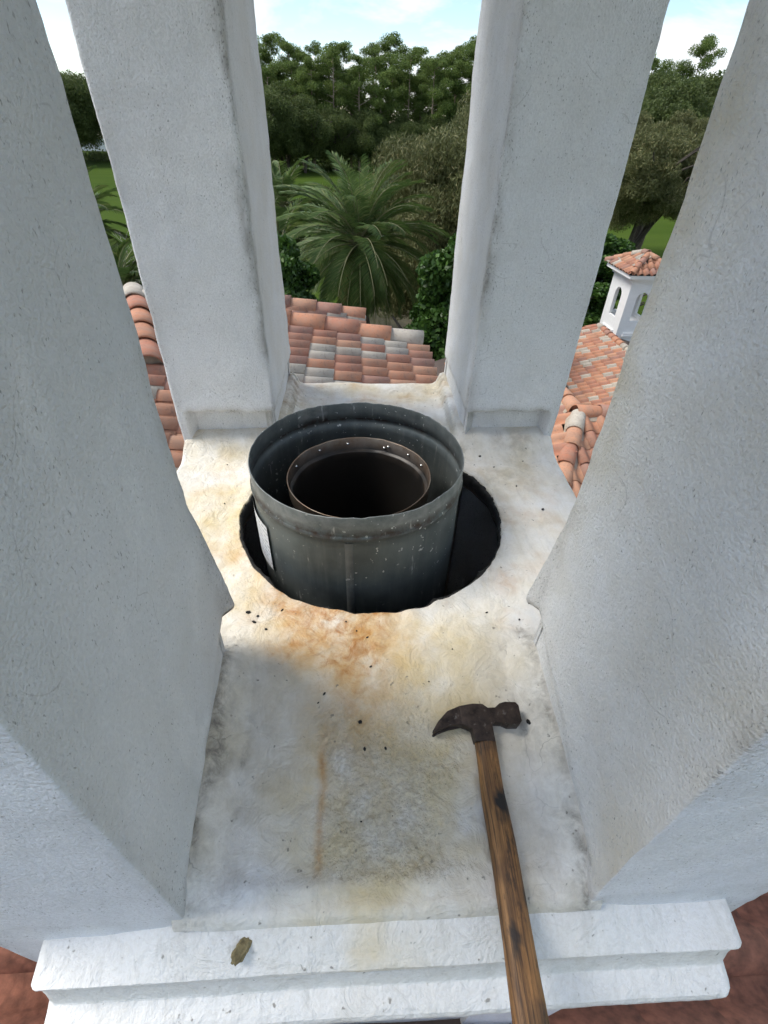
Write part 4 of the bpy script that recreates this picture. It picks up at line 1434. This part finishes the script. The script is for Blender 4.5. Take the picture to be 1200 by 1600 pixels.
pines = [pine_meshes(h, s) for h, s in ((22, 1), (24, 2), (21, 3), (23, 4), (20, 5))]
rs = random.Random(11)
PL = 'tall dark pine in the far treeline beyond the lawn'
PG = 'pines of the far treeline'
k = 0
for row, (yy, x0, x1, step, smin, smax) in enumerate(((149, -26, 42, 3.3, 0.84, 0.97), (161, -30, 46, 4.0, 0.95, 1.07))):
    x = x0
    while x < x1:
        s_ = rs.uniform(smin, smax)
        plant_tree('pine_tree', pines[k % 5], (x + rs.uniform(-1, 1), yy + rs.uniform(-4, 4), GZ), rs.uniform(0, 6.3), (s_, s_, s_), PL, 'tree', PG, PINE_BARK, PINE_L)
        x += step * rs.uniform(0.75, 1.25); k += 1
for (x, y, s_, lab) in ((80.5, 150, 1.06, 'tall open pine against the sky beside the front pier'), (69.5, 150, 1.04, 'tall pine top showing right beside the rear pier'),
                        (75, 154, .86, 'lower pine between the two tall ones beyond the far cupola'), (64, 146, .84, 'low pine mostly hidden behind the rear pier')):
    plant_tree('pine_tree', pines[k % 5], (x, y, GZ), rs.uniform(0, 6.3), s_, lab, 'tree', None, PINE_BARK, PINE_L)
    k += 1

oaks = [broad_meshes(13, 13, s, 0.33, 400, 0.3, 0.55, 0.0, 70, 3, 1.0, 0.25, 0.17) for s in (21, 22, 23)]
OG = 'dark oaks below the pines'
k = 0
for (x, y, s_) in ((-21.5, 136, 1.12), (-12, 139, 1.0), (-16.5, 142, 1.15), (-4, 146, 0.9), (3, 146, 0.85), (11, 146, .8), (19, 146, .85), (27, 145, .9), (35, 144, .9), (-27, 142, 1.1)):
    plant_tree('oak_tree', oaks[k % 3], (x, y, GZ), k * 1.3, s_, 'dark rounded oak at the foot of the far pines', 'tree', OG, BARK_D, OAK_L)
    k += 1
for (x, y, s_) in ((52, 100, 1.15), (60, 104, 1.25), (68, 108, 1.2), (58, 118, 1.3), (67, 122, 1.32), (76, 122, 1.3)):
    plant_tree('oak_tree', oaks[k % 3], (x, y, GZ), k * 1.3, s_, 'dense dark tree behind the far white cupola', 'tree', 'dark trees behind the far cupola', BARK_D, OAK_L)
    k += 1
k = 0
for (x, y, s_) in ((-68, 150, 1.28), (-62, 166, 1.3), (-76, 158, 1.3)):
    plant_tree('oak_tree', oaks[k % 3], (x, y, GZ), k * 2.1, (s_, s_, s_), 'dark spreading oak at the far edge of the open lawn', 'tree', 'oaks past the open lawn', BARK_D, OAK_L)
    k += 1
# low growth closing the foot of the wood
Cs = []
for i in range(900):
    x = rng.uniform(-36, 54); y = 150 + rng.uniform(-2, 32)
    Cs.append(in_ball(75, (2.4, 2.0, 2.2), 0.3) + np.array((x, y, GZ + rng.uniform(0.5, 6.0 + (y - 148) * 0.34))))
for i in range(160):
    x = rng.uniform(-100, -52); y = 158 + rng.uniform(0, 14)
    Cs.append(in_ball(40, (2.4, 2.0, 1.3), 0.3) + np.array((x, y, GZ + 0.9)))
for i in range(260):
    x = rng.uniform(48, 110); y = 126 + rng.uniform(0, 26)
    Cs.append(in_ball(40, (2.6, 2.0, 2.2), 0.3) + np.array((x, y, GZ + rng.uniform(0.5, 8))))
tag(obj('undergrowth', quads_mesh('undergrowth', leaf_quads(np.concatenate(Cs), 0.6, 0.55)), OAK_L), 'dark undergrowth filling the far wood', 'undergrowth', kind='stuff')
# added pale block in place of the bright open ground under the oaks
fh = empty('pale_stand_in', (-86, 205, GZ))
tag(fh, 'added pale block standing in for bright ground under the oaks past the lawn', 'house')
box('wall', -16, 16, 0, 9, 0, 3.6, WHITE, fh)
obj('roof', pydata('roof', [(-17, -1, 3.6), (17, -1, 3.6), (17, 10, 3.6), (-17, 10, 3.6), (-12, 4.5, 5.4), (12, 4.5, 5.4)],
    [(0, 1, 5, 4), (1, 2, 5), (2, 3, 4, 5), (3, 0, 4), (3, 2, 1, 0)], False), MORTAR, fh)

# feathery olive-brown trees
fe = [broad_meshes(10.4, 9.6, s, 0.23, 2300, 0.3, 0.17, 1.1, 90, 4, 0.8, 0.10, 0.13) for s in (31, 32)]
plant_tree('feathery_tree', fe[0], (5.0, 28.0, GZ), 0.4, (1.0, 1.0, 0.99), 'large feathery olive-brown tree behind the date palm', 'tree', None, BARK_D, OLIVE_L)
plant_tree('feathery_tree', fe[1], (8.5, 32.0, GZ), 2.0, (1.05, 1.0, 1.06), 'feathery olive tree partly hidden behind the rear pier', 'tree', None, BARK_D, OLIVE_L)
fe2 = broad_meshes(10.2, 9.0, 35, 0.26, 2000, 0.42, 0.2, 0.7, 60, 3, 0.9, 0.42, 0.13)
plant_tree('feathery_tree', fe2, (21.8, 43.0, GZ), 1.0, (1.0, 1.0, 1.0), 'olive-grey tree with crooked trunks above the far cupola', 'tree', None, BARK_D, OLIVE_L)
plant_tree('feathery_tree', fe2, (27.0, 52.0, GZ), 2.6, (1.1, 1.1, 1.1), 'second olive-grey tree behind the crooked-trunk tree', 'tree', None, BARK_D, OLIVE_L)

# leafy shrubs by the house
bs = [broad_meshes(7.6, 3.4, s, 0.17, 5200, 0.3, 0.6, 0.2, 80, 3, 1.0, 0.05, 0.14) for s in (41, 42)]
plant_tree('leafy_shrub', bs[0], (2.75, 13.6, GZ), 0.0, (1.0, 1.0, 1.02), 'tall bright green leafy shrub between palm and rear pier', 'shrub', None, BARK_D, BUSH_L, ('stem', 'foliage'))
plant_tree('leafy_shrub', bs[1], (3.6, 15.5, GZ), 1.3, (1.1, 1.1, 1.0), 'green leafy shrub just behind the tall bright one', 'shrub', None, BARK_D, BUSH_L, ('stem', 'foliage'))
plant_tree('leafy_shrub', bs[1], (-2.3, 15.0, GZ), 2.2, (0.95, 0.95, 0.98), 'bright green leafy shrub above the stepped roof ends', 'shrub', None, BARK_D, BUSH_L, ('stem', 'foliage'))
plant_tree('leafy_shrub', bs[0], (10.2, 22.5, GZ), 2.9, (1.3, 1.3, 0.86), 'dark green leafy shrub behind the far cupola', 'shrub', None, BARK_D, BUSH_L, ('stem', 'foliage'))
plant_tree('leafy_shrub', bs[1], (8.4, 22.5, GZ), 0.9, (1.3, 1.3, 0.84), 'leafy shrub in the gap beside the far cupola', 'shrub', None, BARK_D, BUSH_L, ('stem', 'foliage'))

# palms
def palm(name, loc, th, fl, nf, label, tr=0.22, lean=(0, 0), up0=80, low=-55, leaf_len=0.46, leaf_w=0.035, per=64):
    t = empty(name, loc)
    tag(t, label, 'palm')
    top = Vector((lean[0], lean[1], th))
    path = [Vector((0, 0, 0)).lerp(top, i / 10) for i in range(11)]
    V, F = tube_verts(path, [tr * (1.15 - 0.02 * i) + 0.03 * (i % 2) for i in range(11)], 12)
    obj('trunk', pydata('trunk', V, F), BARK, t)
    RV, RF, LQ = [], [], []
    ga = 2.39996
    for k in range(nf):
        f = (k + 0.5) / nf
        el = R(up0 + (low - up0) * f ** 0.9 + random.uniform(-13, 13))
        az = k * ga + random.uniform(-.15, .15)
        L = fl * (0.78 + 0.3 * math.sin(math.pi * min(1, f + 0.12))) * random.uniform(0.80, 1.08)
        h = Vector((math.cos(az), math.sin(az), 0))
        n = 14
        p = top + h * 0.12 + Vector((0, 0, 0.15 * (1 - f)))
        pts = [p.copy()]
        e = el
        droop = R(58) if el > 0 else R(38)
        for i in range(n):
            e2 = el - droop * ((i + 1) / n) ** 1.5
            p = p + (h * math.cos(e2) + Vector((0, 0, math.sin(e2)))) * (L / n)
            pts.append(p.copy())
        v, fc = tube_verts(pts, [0.032 * (1 - 0.85 * i / n) for i in range(n + 1)], 4)
        b = len(RV)
        RV += v; RF += [tuple(i + b for i in q) for q in fc]
        side = Vector((-math.sin(az), math.cos(az), 0))
        for i in range(per):
            u = 0.14 + 0.86 * (i + random.random() * .5) / per
            q = u * n
            i0 = min(n - 1, int(q)); fr = q - i0
            c = pts[i0].lerp(pts[i0 + 1], fr)
            tg = (pts[i0 + 1] - pts[i0]).normalized()
            nrm = tg.cross(side).normalized()
            if nrm.z < 0: nrm = -nrm
            ll = leaf_len * (0.35 + 0.9 * math.sin(math.pi * (0.12 + 0.80 * u))) * random.uniform(0.85, 1.1)
            for s_ in (-1, 1):
                d = (side * s_ * 0.80 + tg * (0.55 + 0.5 * u) + nrm * random.uniform(0.0, 0.30) + Vector((0, 0, -0.10))).normalized()
                tip = c + d * ll + Vector((0, 0, -ll * 0.12))
                w = (tg * 0.7 + nrm * 0.5 * s_).normalized() * leaf_w
                LQ.append((c - w * 0.4, c + d * ll * 0.45 - w, tip, c + d * ll * 0.45 + w))
    if nf > 100:
        DQ = []
        for k in range(16):
            az = k * 2.1 + random.uniform(-.4, .4)
            h = Vector((math.cos(az), math.sin(az), 0))
            p = top + h * 0.2 - Vector((0, 0, 0.1))
            L = random.uniform(1.1, 1.9)
            for i in range(40):
                u = i / 40
                c = p + h * (0.55 * L * math.sin(u * 1.3)) - Vector((0, 0, L * u * u * 0.95))
                for s_ in (-1, 1):
                    d = (Vector((-h.y, h.x, 0)) * s_ * 0.5 + h * 0.25 + Vector((0, 0, -0.9 + random.uniform(-.3, .3)))).normalized()
                    ll = random.uniform(0.2, 0.42)
                    w = d.cross(h).normalized() * 0.016
                    DQ.append((c - w, c + d * ll * 0.5 - w, c + d * ll, c + w))
        obj('dead_fronds', quads_mesh('dead_fronds', np.array([[tuple(x) for x in q] for q in DQ])), simple('dead_frond', (0.23, 0.15, 0.07), 0.9, 0.3, 4), t)
    obj('rachis', pydata('rachis', RV, RF), RACH, t)
    obj('fronds', quads_mesh('fronds', np.array([[tuple(x) for x in q] for q in LQ])), PALM_L, t)
    return t
palm('date_palm', (0.35, 20.0, GZ), 6.35, 3.15, 120, 'large date palm with arching fronds in the middle of the garden', 0.26, (-0.25, 0), 88, -72, 0.58, 0.019, 64)
palm('garden_palm', (-3.9, 30.0, GZ), 6.4, 2.8, 40, 'smaller palm with drooping fronds left behind the date palm', 0.18, (0.1, 0), 75, -65, 0.55, 0.045, 44)
palm('garden_palm', (-3.6, 25.0, GZ), 5.6, 2.4, 36, 'low palm crown between the date palm and the rear pier', 0.18, (0.1, 0), 70, -60, 0.55, 0.045, 40)
palm('garden_palm', (-9.3, 19.0, GZ), 7.0, 1.9, 34, 'dark palm crown above the lawn beside the front pier', 0.16, (0, 0), 80, -50, 0.4, 0.03, 50)
palm('garden_palm', (-6.4, 14.0, GZ), 6.3, 1.7, 40, 'low palm just above the roof tiles beside the front pier', 0.16, (0, 0), 80, -60, 0.4, 0.03, 50)
palm('garden_palm', (23.0, 43.5, GZ), 5.9, 1.9, 26, 'slim palm among the olive trees above the far cupola', 0.20, (0.3, 0), 75, -60, 0.5, 0.05, 36)
# bare twiggy bush
t = empty('bare_bush', (-7.3, 16.5, GZ))
tag(t, 'bare pale twiggy bush below the dark palm crown', 'bush')
paths = []
rs = random.Random(5)
def grow(p, d, ln, r, dep):
    q = p + d * ln
    paths.append(([p, (p + q) / 2 + Vector((rs.uniform(-.05, .05), rs.uniform(-.05, .05), rs.uniform(-.05, .05))), q], [r, r * .85, r * .7]))
    if dep:
        for _ in range(3):
            grow(q, (d + Vector((rs.gauss(0, .45), rs.gauss(0, .45), rs.gauss(0.05, .35)))).normalized(), ln * .68, r * .65, dep - 1)
grow(Vector((0, 0, 0)), Vector((0, 0, 1)), 3.0, 0.05, 0)
for k in range(6):
    a = k * 1.05
    grow(Vector((0, 0, 3.0)), Vector((math.cos(a) * .4, math.sin(a) * .4, 1)).normalized(), 1.7, 0.032, 4)
obj('branches', trunk_mesh('branches', paths, 4), TWIG, t)
